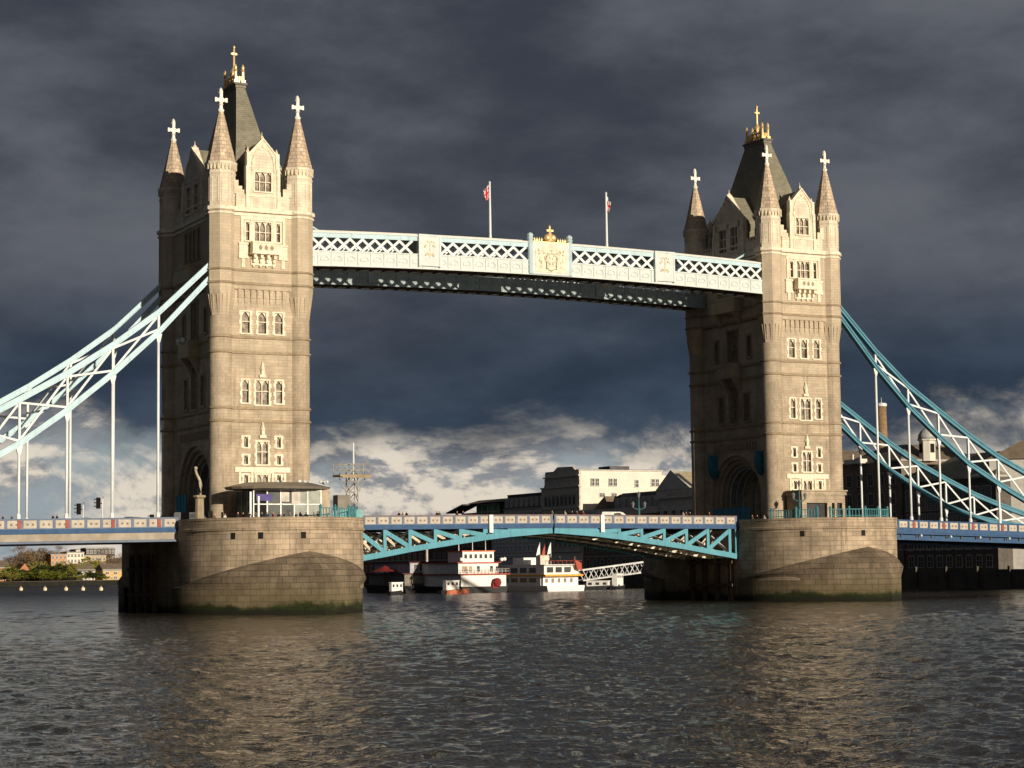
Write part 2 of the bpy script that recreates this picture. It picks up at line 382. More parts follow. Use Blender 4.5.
def tower():
    t = empty('bridge_tower', (-S, 0, 10.2), 'nearer Gothic stone bridge tower, left one, with four spired turrets and gold crown', 'tower', 'the two stone bridge towers')
    # walls with window openings
    FRONT = [(-2.72,-1.62,34.35,37.0),(-.55,.55,34.35,37.0),(1.62,2.72,34.35,37.0),
             (-2.66,-1.76,25.7,28.5),(-.88,.88,25.5,28.5),(1.76,2.66,25.7,28.5),
             (-2.45,-1.85,20.2,21.5),(1.85,2.45,20.2,21.5),(-.75,.75,18.1,20.9),(-2.45,-1.85,18.1,19.2),(1.85,2.45,18.1,19.2),
             (-2.45,-1.85,15.6,16.8),(1.85,2.45,15.6,16.8),(-.75,.75,15.4,16.8)]
    FUP = [(-1.12,1.12,45.75,48.3),(-2.3,-1.75,45.9,48.2),(1.75,2.3,45.9,48.2)]
    SIDE = [(-6.5,6.5,10.2,21.1),(-1.1,1.1,25.6,31.0),(-4.0,-2.6,25.8,29.6),(2.6,4.0,25.8,29.6),(-1.3,1.3,34.6,39.2),(-4.7,-3.8,35.0,38.0),(3.8,4.7,35.0,38.0)]
    SUP = [(-2.9,-2.1,44.6,48.4),(-1.2,-.4,44.6,48.4),(.4,1.2,44.6,48.4),(2.1,2.9,44.6,48.4)]
    for side in ('front','back','shore','river'):
        T = face(side); fr = side in ('front','back'); U = 4.4 if fr else 8.9
        w_ = MB(T); wallgrid(w_, -U, U, 10.2, 40.2, FRONT if fr else SIDE); w_.build('wall', STONE, t)
        w_ = MB(T); wallgrid(w_, -U, U, 40.2, 49.7, FUP if fr else SUP, d=.3); w_.build('wall', STONE, t)
        if fr:
            for h_ in FRONT:
                c_ = abs((h_[0]+h_[1])/2) < .1; wd = h_[1]-h_[0]
                window(T, t, *h_, n=2 if wd > .8 and c_ and wd > 1.2 else 1, tr=(.55,) if h_[3]-h_[2] > 1.6 else (), fr=.17)
            for h_ in FUP: window(T, t, *h_, n=3 if h_[1]-h_[0] > 1 else 1, tr=(.5,), d=.3, fr=.16, teeth=False)
            b = MB(T)                                   # corbel table with deep gaps
            for i in range(8):
                u = -2.9+i*.83-.02; b.box(u-.27, u+.27, -.05, .22, 38.7, 40.0); b.box(u-.27, u+.27, -.05, .13, 38.1, 38.7); b.box(u-.2, u+.2, -.05, .06, 37.7, 38.1)
            b.box(-4.2, 4.2, -.05, .32, 39.75, 40.3); b.build('corbel_table', STONE, t)
            # pale carved dressing round the upper windows and the balcony box
            s_ = MB(T)
            s_.box(-2.95, 2.95, .28, .40, 48.5, 48.95)
            for u in (-2.75, -1.45, 1.45, 2.75): s_.box(u-.16, u+.16, .28, .44, 45.3, 48.5)
            s_.box(-1.29, -1.29+.02, .28, .38, 45.3, 48.5)
            for u in (-2.62, 2.62):
                s_.box(u-.55, u+.55, .28, .5, 43.9, 45.5); s_.box(u-.62, u+.62, .28, .62, 45.3, 45.55); s_.box(u-.62, u+.62, .28, .58, 43.6, 43.95)
                s_.box(u-.22, u+.22, .28, .45, 42.5, 43.6)
            s_.build('window_dressing', TRIM, t)
            bal = MB(T); bal.box(-1.75, 1.75, .29, 1.5, 44.35, 45.5); bal.box(-1.85, 1.85, .28, 1.62, 45.45, 45.68); bal.box(-1.82, 1.82, .28, 1.58, 44.1, 44.36)
            for u in (-1.3, -.43, .43, 1.3):
                bal.box(u-.17, u+.17, .28, 1.25, 43.6, 44.12); bal.box(u-.14, u+.14, .28, .9, 43.1, 43.62); bal.box(u-.11, u+.11, .28, .6, 42.6, 43.12)
            bal.box(-1.6, 1.6, .28, .5, 42.8, 44.1)
            bo = bal.build('balcony', TRIM, t)
            q = MB(T)
            for u in (-.75, 0, .75):
                q.box(u-.22, u+.22, 1.46, 1.515, 44.72, 45.1); q.box(u-.1, u+.1, 1.46, 1.53, 44.6, 45.25)
            q.build('carving', BANDM, bo)
            # carved niches above the middle windows, sill band and skirting of the lowest windows
            for zb in (28.85, 21.35):
                n_ = MB(T); n_.box(-.42, .42, -.02, .3, zb, zb+.35); n_.box(-.2, .2, -.02, .36, zb+.35, zb+1.0)
                n_.lathe(0, .15, [(.34, zb+1.0), (.3, zb+1.2), (.08, zb+1.9), (.02, zb+2.1)], 6); n_.build('niche', TRIM, t)
            n_ = MB(T); n_.box(-3.6, 3.6, -.02, .16, 17.1, 17.75); n_.box(-1.15, 1.15, -.02, .14, 16.95, 17.1)
            for u in (-2.95, -1.35, 1.35, 2.95): n_.box(u-.14, u+.14, -.02, .1, 14.9, 17.1)
            n_.box(-3.1, 3.1, -.02, .2, 14.6, 14.95); n_.build('ledge', TRIM, t)
        else:
            for h_ in SIDE[1:]: window(T, t, *h_, n=3 if h_[1]-h_[0] > 2 else 2 if h_[1]-h_[0] > 1 else 1, tr=(.4, .7) if h_[3]-h_[2] > 4 else (.55,), fr=.3, teeth=False, fm=BANDM)  # darker frame stone puts the shade of these faces into colour
            for h_ in SUP: window(T, t, *h_, n=1, tr=(.5,), d=.3, fr=.2, teeth=False, fm=BANDM)
            # projecting balcony with a tapering corbel
            for (z0, dd, hw, zc) in ((32.4, .0, 2.1, 30.6), (42.0, .3, 3.3, 40.6)):
                bb = MB(T); bb.box(-hw, hw, dd, dd+1.5, z0-.3, z0); bb.box(-hw, hw, dd+1.3, dd+1.5, z0, z0+1.5)
                bb.box(-hw, -hw+.2, dd, dd+1.3, z0, z0+1.5); bb.box(hw-.2, hw, dd, dd+1.3, z0, z0+1.5)
                for e in (-1, 1): bb.prism([(dd, z0-.3), (dd+1.4, z0-.3), (dd, zc-.6)], 0, e*hw*.75-.25, e*hw*.75+.25)
                bb.box(-hw-.1, hw+.1, dd, dd+1.62, z0+1.5, z0+1.68)
                bb.build('balcony', STONE, t)
            # road portal: receding arches, vault and ribs
            p_ = MB(T); K = 20; zs = 14.6
            def arc(r, d): return [(-r, d, 10.2)]+[(-r*math.cos(math.pi*k/K), d, zs+r*math.sin(math.pi*k/K)) for k in range(K+1)]+[(r, d, 10.2)]
            prev = None
            steps = [(6.3, 0), (6.3, -.45), (5.75, -.45), (5.75, -.95), (5.2, -.95), (5.2, -1.5), (4.7, -1.5), (4.7, -5.28)]
            loops = [arc(r, d) for r, d in steps]
            for a, b2 in zip(loops[:-1], loops[1:]):
                for k in range(len(a)-1): p_.poly([a[k], a[k+1], b2[k+1], b2[k]])
            o_ = loops[0]                                 # spandrel between the arch and the rectangular opening
            for k in range(1, K+1):
                a, b2 = o_[k], o_[k+1]
                p_.poly([a, (a[0], 0, 21.1), (b2[0], 0, 21.1), b2])
            for e in (-1, 1): p_.poly([(e*6.3, 0, 10.2), (e*6.5, 0, 10.2), (e*6.5, 0, 21.1), (e*6.3, 0, 21.1)])
            po = p_.build('portal', STONE, t)
            rb = MB(T)
            for d in (-2.0, -3.1, -4.2): rb.tube([(x*.955, d, 14.6+(z-14.6)*.955 if z > 14.6 else z) for (x, _, z) in arc(4.7, d)], .09, 5)
            rb.build('vault_rib', PTEAL, po)
            hd = MB(T)
            for i in range(15):
                u = -5.3+i*.75; hd.box(u-.2, u+.2, .28, .42, 23.9, 24.8) if False else hd.box(u-.2, u+.2, -.02, .14, 21.6, 22.6)
            hd.build('carved_frieze', BANDM, t)
    # string courses: a ring round the walls and the turrets
    def ring(z0, z1, pr, rt, m=BANDM, d=0, nm='string_course'):
        r_ = MB()
        r_.box(-S-TA, -S+TA, -10.3-d-pr, -10.3-d+.3, z0, z1); r_.box(-S-TA, -S+TA, 10.3+d-.3, 10.3+d+pr, z0, z1)
        r_.box(-S-5.3-d-pr, -S-5.3-d+.3, -TB, TB, z0+.003, z1+.003); r_.box(-S+5.3+d-.3, -S+5.3+d+pr, -TB, TB, z0+.003, z1+.003)
        for a in (-1, 1):
            for b in (-1, 1): octo(r_, -S+a*TA, b*TB, [(rt, z0-.004), (rt+.14, z0+.1), (rt+.14, z1-.1), (rt, z1+.004)]) if rt > 1.8 else r_.lathe(-S+a*TA, b*TB, [(rt, z0-.004), (rt+.16, z0+.08), (rt+.16, z1-.06), (rt, z1+.004)], 24)
        r_.build(nm, m, t)
    for z in (23.45, 25.05, 31.95, 33.85): ring(z-.2, z+.16, .2, 1.44)
    for z in (40.5, 42.15): ring(z-.17, z+.15, .16, 1.9, d=.3)
    ring(49.45, 50.0, .34, 2.02, TRIM, d=.3, nm='cornice')
    ring(48.95, 49.3, .16, 1.92, TRIM, d=.3, nm='cornice_moulding')
    # turrets
    for a in (-1, 1):
        for b in (-1, 1):
            x, y = -S+a*TA, b*TB
            s_ = MB(); s_.lathe(x, y, [(1.55, 10.2), (1.55, 12.2), (1.42, 12.4), (1.42, 36.4)], 24, 0, smooth=True); octo(s_, x, y, [(1.44, 36.35), (1.5, 37.0), (1.72, 38.6), (1.88, 39.9), (1.88, 49.6)])
            so_ = s_.build('turret', STONE, t)
            f_ = MB()
            for k in range(8):
                an = math.pi/4*k; c_, s2 = math.cos(an), math.sin(an)
                for off in (-.3, .3):
                    px, py = x-s2*off, y+c_*off
                    f_.bar((px+c_*1.30, py+s2*1.30, 36.7), (px+c_*1.68, py+s2*1.68, 39.0), .10, .16, up=(c_, s2, 0))
            f_.build('corbel_fin', STONE, so_)
            u_ = MB(); octo(u_, x, y, [(1.8, 49.95), (1.8, 53.9), (1.9, 54.1), (1.8, 54.25), (1.8, 54.8), (2.02, 55.3), (2.02, 55.6), (1.7, 55.65)])
            for k in range(8):
                an = math.pi/4*k; c_, s2 = math.cos(an), math.sin(an); px, py = x+c_*1.66, y+s2*1.66
                for off in (-.42, .42): u_.bar((px-s2*off, py+c_*off, 50.6), (px-s2*off, py+c_*off, 53.6), .1, .12, up=(c_, s2, 0))
                for off in (-.5, 0, .5): u_.bar((px-s2*off+c_*.14, py+c_*off+s2*.14, 54.6), (px-s2*off+c_*.14, py+c_*off+s2*.14, 55.35), .14, .2, up=(c_, s2, 0))
            uo = u_.build('turret', UPPER, t)
            p_ = MB(); octo(p_, x, y, [(1.88, 55.55), (1.28, 58.0), (.78, 60.2), (.34, 62.0), (.22, 62.2)]); p_.build('spire', SPIREM, uo)
            c_ = MB(); octo(c_, x, y, [(.34, 62.05), (.42, 62.3), (.26, 62.45), (.2, 62.9), (.34, 63.0), (.22, 63.1), (.14, 63.2)])
            c_.box(x-.19, x+.19, y-.16, y+.16, 63.0, 64.75); c_.box(x-.66, x+.66, y-.15, y+.15, 63.38, 63.76)
            for e in (-1, 1): c_.box(x+e*.68-.14, x+e*.68+.14, y-.17, y+.17, 63.3, 63.84)
            c_.lathe(x, y, [(.27, 64.4), (.27, 64.6), (.18, 64.75), (.24, 64.9), (.02, 65.15)], 6)
            c_.box(x-.3, x+.3, y-.17, y+.17, 63.3, 63.84)
            c_.build('cross', mat('white_stone', (.85, .82, .74), .6), uo)
    # parapet, gables, roof
    for side in ('front','back','shore','river'):
        T = face(side); fr = side in ('front','back'); U = 3.5 if fr else 7.9
        gw, zsh, zpk = (2.05, 56.9, 58.9) if fr else (3.9, 55.2, 59.3)
        pp = MB(T)
        for e in (-1, 1):
            a, b = (gw, U) if e > 0 else (-U, -gw)
            pp.box(a, b, -.25, .28, 49.7, 51.7)
            q = abs(b-a); i = 0; s0 = a
            while s0+.35 < b: pp.box(s0, s0+.35, -.22, .26, 51.68, 52.25); s0 += .72
            ee = U if e > 0 else -U
            pp.box(ee-.3, ee+.3, -.24, .3, 51.7, 53.4); pp.box(ee-e*.55-.25, ee-e*.55+.25, -.23, .29, 51.7, 52.7)
            pp.box(ee-e*.75-.1, ee-e*.75+.1, .27, .36, 50.6, 50.95)
        pp.build('parapet', UPPER, t)
        gb = MB(T)
        holes = [(-1.12, 1.12, 52.2, 54.6)] if fr else [(-2.5, -.5, 50.9, 55.0), (.5, 2.5, 50.9, 55.0)]
        wallgrid(gb, -gw, gw, 49.7, zsh-.9 if not fr else 55.2, holes, d=.34)
        zb = zsh-.9 if not fr else 55.2
        gb.poly([(-gw, .34, zb), (gw, .34, zb), (gw*.86, .34, zsh), (0, .34, zpk), (-gw*.86, .34, zsh)])
        # thickness behind
        prof = [(-gw, 49.7), (gw, 49.7), (gw, zb), (gw*.86, zsh), (0, zpk), (-gw*.86, zsh), (-gw, zb)]
        for k in range(1, len(prof)):
            a, b = prof[k], prof[(k+1) % len(prof)]
            gb.poly([(a[0], .34, a[1]), (a[0], -.4, a[1]), (b[0], -.4, b[1]), (b[0], .34, b[1])])
        gb.poly([(p[0], -.42, p[1]) for p in prof][::-1])
        go = gb.build('gable', UPPER, t)
        cp_ = MB(T)                                   # raised coping, side buttresses, finial, blind tracery
        for e in (-1, 1):
            cp_.bar((e*gw*.86, 0, zsh+.03), (0, 0, zpk+.05), .86, .22, up=(0, 0, 1)) if False else None
            cp_.box(e*gw-.2, e*gw+.2, -.3, .5, 49.7, zsh-1.6); cp_.box(e*gw*.93-.25, e*gw*.93+.25, -.3, .48, zsh-1.8, zsh+.15)
            cp_.lathe(e*gw*.93, .1, [(.25, zsh+.15), (.2, zsh+.3), (.03, zsh+.8)], 4)
            for (ua, za, ub, zb2) in ((e*gw*.86, zsh, 0, zpk),):
                cp_.prism([(ua, za-.12), (ub, zb2-.12), (ub, zb2+.14), (ua, za+.14)] if e < 0 else [(ub, zb2-.12), (ua, za-.12), (ua, za+.14), (ub, zb2+.14)], 1, -.45, .46)
            # pointed hood over the window
            q = holes[0][3]+.1 if fr else 55.0
            hwid = 1.5 if fr else 2.9
            for j in range(5):
                a0, a1 = j/5, (j+1)/5
                f0 = (e*hwid*math.cos(a0*1.35), q+ (zpk-1.3-q)*math.sin(a0*1.571)); f1 = (e*hwid*math.cos(a1*1.35), q+(zpk-1.3-q)*math.sin(a1*1.571))
                cp_.bar((f0[0], .38, f0[1]), (f1[0], .38, f1[1]), .14, .14, up=(1, 0, 0)) if False else cp_.tube([(f0[0], .36, f0[1]), (f1[0], .36, f1[1])], .08, 4)
        cp_.lathe(0, 0, [(.16, zpk), (.24, zpk+.25), (.06, zpk+.45), (.02, zpk+.9)], 5)
        cp_.box(-gw+.1, gw-.1, .3, .45, 51.45, 51.65)
        if fr: cp_.box(-1.62, -1.5, .3, .4, 49.9, 51.4); cp_.box(1.5, 1.62, .3, .4, 49.9, 51.4)
        cp_.sph(0, .34, zpk-1.0, .2, 8, 5)
        cp_.build('coping', TRIM, go)
        for h_ in holes: window(T, t, *h_, n=3 if fr else 2, tr=(.5,), d=.34, fr=.18, teeth=False)
        r_ = MB(T); gr = gw*.88; back = -7 if fr else -3.6
        r_.poly([(-gr, -.38, zsh-.15), (0, -.38, zpk-.2), (0, back, zpk-.2), (-gr, back, zsh-.15)][::-1]); r_.poly([(gr, -.38, zsh-.15), (gr, back, zsh-.15), (0, back, zpk-.2), (0, -.38, zpk-.2)][::-1])
        for e in (-1, 1): r_.poly([(e*gr, -.38, 50.4), (e*gr, back, 50.4), (e*gr, back, zsh-.15), (e*gr, -.38, zsh-.15)])
        r_.build('gable_roof', SLATE, go)
    rf = MB(); X0 = -S
    rf.box(X0-5.2, X0+5.2, -10.2, 10.2, 50.1, 50.4)
    b0 = [(3.1, 8.9, 50.4), (1.75, 5.7, 60), (.6, 2.5, 67.2)]
    rings = [[(X0+sx_*x, sy_*y, z) for sx_, sy_ in ((-1,-1),(1,-1),(1,1),(-1,1))] for x, y, z in b0]
    for A_, B_ in zip(rings[:-1], rings[1:]):
        for k in range(4): rf.poly([A_[k], A_[(k+1)%4], B_[(k+1)%4], B_[k]])
    rf.box(X0-.7, X0+.7, -2.6, 2.6, 67.2, 67.55)
    ro = rf.build('roof', SLATE, t)
    fl = MB(); fl.box(X0-.85, X0+.85, -2.75, 2.75, 67.55, 67.85); fl.build('roof_platform', mat('lead', (.12,.12,.12), .6), ro)
    gd = MB()
    for sy_ in (-1, 1):
        for sx_ in (-1, 1):
            x, y = X0+sx_*.5, sy_*2.0
            gd.box(x-.28, x+.28, y-.28, y+.28, 67.85, 68.3); gd.lathe(x, y, [(.2, 68.3), (.17, 69.4), (.3, 69.55), (.16, 69.75), (.22, 70.0), (.04, 70.4)], 6)
    for y in np.arange(-1.75, 1.8, .35):
        for sx_ in (-1, 1): gd.box(X0+sx_*.5-.05, X0+sx_*.5+.05, y-.06, y+.06, 67.85, 68.9+.2*math.cos(y*8))
    for sx_ in (-1, 1):
        gd.box(X0+sx_*.5-.06, X0+sx_*.5+.06, -1.9, 1.9, 68.3, 68.42); gd.box(X0+sx_*.5-.06, X0+sx_*.5+.06, -1.9, 1.9, 68.75, 69.05)
    for x in (-.25, 0, .25):
        for sy_ in (-1, 1): gd.box(X0+x-.06, X0+x+.06, sy_*2.0-.05, sy_*2.0+.05, 67.85, 68.8)
    gd.build('gilded_crest', GOLD, ro)
    gf = MB(); gf.lathe(X0, 0, [(.55, 67.85), (.5, 68.6), (.25, 69.0), (.38, 69.5), (.5, 69.9), (.3, 70.2), (.16, 70.5), (.13, 72.9), (.02, 73.4)], 8)
    gf.box(X0-.35, X0+.35, -.1, .1, 72.1, 72.35); gf.sph(X0-.38, 0, 72.22, .16, 6, 4); gf.sph(X0+.38, 0, 72.22, .16, 6, 4); gf.sph(X0, 0, 73.1, .22, 6, 4)
    for k in range(4):
        an = math.pi/4+k*math.pi/2; gf.tube([(X0+.9*math.cos(an), .9*math.sin(an), 68), (X0+.7*math.cos(an), .7*math.sin(an), 69.2), (X0+.15*math.cos(an), .15*math.sin(an), 69.9)], .09, 5)
    gf.build('gilded_finial', GOLD, ro)
    return t
T1 = tower()
T1.location.x += .1
T2 = dup(T1, None, 'farther Gothic stone bridge tower, right one, whose river face catches the walkway ends')
T2.location = (S, 0, 10.2); T2.rotation_euler = (0, 0, math.pi)

# ------------------------------------------------------------------ piers
DRN = {-1: (-8, -5.45, -.75), 1: (8, .75)}
def pier():
    t = empty('bridge_pier', (-S, 0, 0), 'granite pier with green foot carrying the nearer tower, on the left', 'pier', 'the two granite piers')
    W = 11.2; C = -S+.6; N_ = 56; EX = 2/2.1
    def upper(sg):      # half outline from (W, y0) round the nose to (-W, y0)
        return [(W*math.copysign(abs(math.cos(math.pi*k/N_))**EX, math.cos(math.pi*k/N_)), sg*(10.4+14.2*abs(math.sin(math.pi*k/N_))**EX)) for k in range(N_+1)]
    def lower(sg):
        out = []
        for k in range(N_+1):
            a = abs(1-2*k/N_)           # 1 at the sides, 0 at the tip
            s = 1 if k < N_/2 else -1
            x = (11.35 if s > 0 else 11.9)*(1-(1-a)**1.95)*s if a > 0 else 0
            y = 9.8+19.6*(1-a)**.93
            out.append((x, sg*y))
        return out
    for sg in (-1, 1):
        U, Lw = upper(sg), lower(sg)
        # arc length for brick coordinates
        al = [0]; ul = [0]
        for k in range(N_): al.append(al[-1]+math.dist(Lw[k], Lw[k+1])); ul.append(ul[-1]+math.dist(U[k], U[k+1]))
        lm, um = al[N_//2], ul[N_//2]; al = [a-lm for a in al]; ul = [a-um for a in ul]
        def hz(k):
            a = abs(1-2*k/N_); return 3.1+4.1*max(0, 1-a**1.15)**1.05
        lo = MB()
        def q(mb, A_, B_, ua, ub, za, zb, k):
            p = [(C+A_[k][0], A_[k][1], za[k]), (C+A_[k+1][0], A_[k+1][1], za[k+1]), (C+B_[k+1][0], B_[k+1][1], zb[k+1]), (C+B_[k][0], B_[k][1], zb[k])]
            uv = [(ua[k], za[k]), (ua[k+1], za[k+1]), (ub[k+1], zb[k+1]), (ub[k], zb[k])]
            if sg > 0: pass
            else: p = p[::-1]; uv = uv[::-1]
            mb.poly(p, uv); mb.sm.add(len(mb.f)-1)
        c3 = [3.1]*(N_+1); c_0 = [-1.5]*(N_+1)
        qa = [1-abs(1-2*k/N_) for k in range(N_+1)]
        M1 = [((Lw[k][0]*.62+U[k][0]*.38)*(1+.08*qa[k]), (Lw[k][1]*.62+U[k][1]*.38)*1.022) for k in range(N_+1)]
        M2 = [((Lw[k][0]*.28+U[k][0]*.72)*(1+.055*qa[k]), (Lw[k][1]*.28+U[k][1]*.72)*1.006) for k in range(N_+1)]
        m1 = [3.1+(hz(k)-3.1)*.52 for k in range(N_+1)]; m2 = [3.1+(hz(k)-3.1)*.84 for k in range(N_+1)]; hh = [hz(k) for k in range(N_+1)]
        for k in range(N_):
            q(lo, Lw, Lw, al, al, c_0, c3, k); q(lo, Lw, M1, al, al, c3, m1, k); q(lo, M1, M2, al, al, m1, m2, k); q(lo, M2, U, al, al, m2, hh, k)
        lo.build('cutwater', PIERL, t)
        up = MB(); ct = [9.7]*(N_+1); base = [2.8]*(N_+1)
        for k in range(N_): q(up, U, U, ul, ul, base, ct, k)
        up.build('nose_wall', PIERM, t)
        cpg = MB()                                    # moulded coping and parapet
        def off(o): return [(x*(1+o/W), y+(sg*o if abs(y) > 10.5 else 0)) for x, y in U]
        lev = [(0, 9.65), (.16, 9.75), (.16, 10.0), (.05, 10.1), (.05, 10.9), (.13, 10.97), (.13, 11.24), (-.5, 11.24), (-.5, 10.1)]
        for (o0, z0), (o1, z1) in zip(lev[:-1], lev[1:]):
            A_, B_ = off(o0), off(o1)
            for k in range(N_): q(cpg, A_, B_, ul, ul, [z0]*(N_+1), [z1]*(N_+1), k)
        cpg.build('parapet', PIERM, t)
        tp = MB(); tp.poly([(C+x, y, 10.2) for x, y in U][::(-1 if sg < 0 else 1)]); tp.build('terrace', mat('paving', (.28,.26,.22), .9), t)
        for (fx) in DRN[sg]:
            dr = MB(); cc = abs(fx/W)**(1/EX)*(1 if fx > 0 else -1); th = math.acos(cc); x = fx; y = sg*(10.4+14.2*math.sin(th)**EX)
            q1 = .02; x2 = W*math.copysign(abs(math.cos(th+q1))**EX, math.cos(th+q1)); y2 = sg*(10.4+14.2*math.sin(th+q1)**EX)
            tx, ty = x2-x, y2-y; l = math.hypot(tx, ty); nx, ny = ty/l, -tx/l
            if ny*sg < 0: nx, ny = -nx, -ny
            dr.bar((C+x-nx*.1, y-ny*.1, 9.1), (C+x+nx*.035, y+ny*.035, 9.1), .6, .75)
            dr.build('drain_opening', DARK, t)
    for sx_ in (-1, 1):
        x = C+sx_*W; sd_ = MB()
        pts = [(x, -10.5, -1.5), (x, 10.5, -1.5), (x, 10.5, 9.9), (x, -10.5, 9.9)]
        sd_.poly(pts if sx_ > 0 else pts[::-1]); sd_.build('side_wall', PIERM, t)
        fd = MB()
        for y in (-1.6, 1.6, 4.8, 8.2): fd.box(x+sx_*.25-.25, x+sx_*.25+.25, y-.35, y+.35, -1.5, 7.2)
        for z in (2.2, 5.4): fd.box(x+sx_*.45-.15, x+sx_*.45+.15, -2.4, 9.0, z-.2, z+.2)
        fd.build('timber_fender', TIMBER, t)
    rd = MB(); rd.box(C-W, C+W, -10.4, 10.4, 9.85, 10.195); rd.build('roadway', ASPH, t)
    return t
P1 = pier()
P2 = dup(P1, None, 'granite pier with green foot carrying the farther tower, on the right'); P2.location = (S, 0, 0); P2.rotation_euler = (0, 0, math.pi)

# ------------------------------------------------------------------ deck: bascule leaves and side spans
def interp(tab, x):
    xs, zs = zip(*tab); return float(np.interp(x, xs, zs))
ZT = [(-131, 10.1), (-95, 10.95), (-73, 11.28), (-51.5, 11.52), (-28, 11.72), (0, 11.9), (28, 11.72), (51.5, 11.4), (57, 11.22), (81, 10.5), (131, 8.6)]
def zt(x): return interp(ZT, x)
def barx(mb, x0, x1, y0, y1, o0, o1, n=1):         # strip that follows the deck profile; offsets from the parapet top
    for i in range(n):
        a, b = x0+(x1-x0)*i/n, x0+(x1-x0)*(i+1)/n; za, zb = zt(a), zt(b); s = len(mb.v)
        for x, z in ((a, za), (b, zb)):
            for y, o in ((y0, o0), (y1, o0), (y1, o1), (y0, o1)): mb.vert((x, y, z+o))
        for q in ((0,1,2,3),(7,6,5,4),(0,4,5,1),(1,5,6,2),(2,6,7,3),(3,7,4,0)): mb.f.append([s+k for k in q])
STUDS = []
def parapet(parent, x0, x1, pitch, frame_m, rail_m, plaques=(), n=8, hp=1.02):
    for sg in (-1, 1):
        y0, y1 = (-10.0, -9.8) if sg < 0 else (9.8, 10.0)
        f = MB(); barx(f, x0, x1, y0-.04, y1+.04, -.1, 0, n); barx(f, x0, x1, y0-.03, y1+.03, -hp-.12, -hp, n)
        cnt = max(1, round(abs(x1-x0)/pitch)); st = (x1-x0)/cnt
        for i in range(cnt+1): x = x0+i*st; xa = min(max(x-.16, min(x0, x1)), max(x0, x1)-.32); f.box(xa, xa+.32, y0-.035, y1+.035, zt(x)-hp, zt(x)-.1)
        fo = f.build('parapet', frame_m, parent)
        r = MB(); barx(r, x0, x1, y0-.08, y1+.08, .003, .09, n); r.build('handrail', rail_m, fo)
        for i in range(cnt):
            a, b = x0+i*st+.24*math.copysign(1, st), x0+(i+1)*st-.24*math.copysign(1, st); xm = (a+b)/2; lo, hi = min(a, b), max(a, b)
            z = zt(xm); yc = (y0+y1)/2
            pm = mat('cream_panel', (.47, .44, .39), .85, var=.12)
            p = MB(); p.box(lo, hi, yc-.07, yc+.07, z-hp+.16, z-.22)
            p.box(lo-.12, hi+.12, yc-.05, yc+.05, z-hp, z-.1)
            p.build('parapet_panel', pm, fo); q = MB(); k = hi-lo
            for e in (-1, 1): q.box(xm+e*k*.22-.12, xm+e*k*.22+.12, yc-.1, yc+.1, z-hp*.58-.12, z-hp*.58+.12)
            STUDS.append(q)
        q = MB()
        for a_ in STUDS: o_ = len(q.v); q.v += a_.v; q.f += [[k+o_ for k in ff] for ff in a_.f]
        STUDS.clear(); so_ = q.build('panel_stud', mat('brown_stud', (.24, .17, .12), .8), fo); so_['kind'] = 'stuff'
        for xx in plaques:
            q = MB(); z = zt(xx); q.box(xx-.22, xx+.22, y0-.09, y1+.09, z-hp-.05, z-.1); q.build('red_plaque', RED, fo)
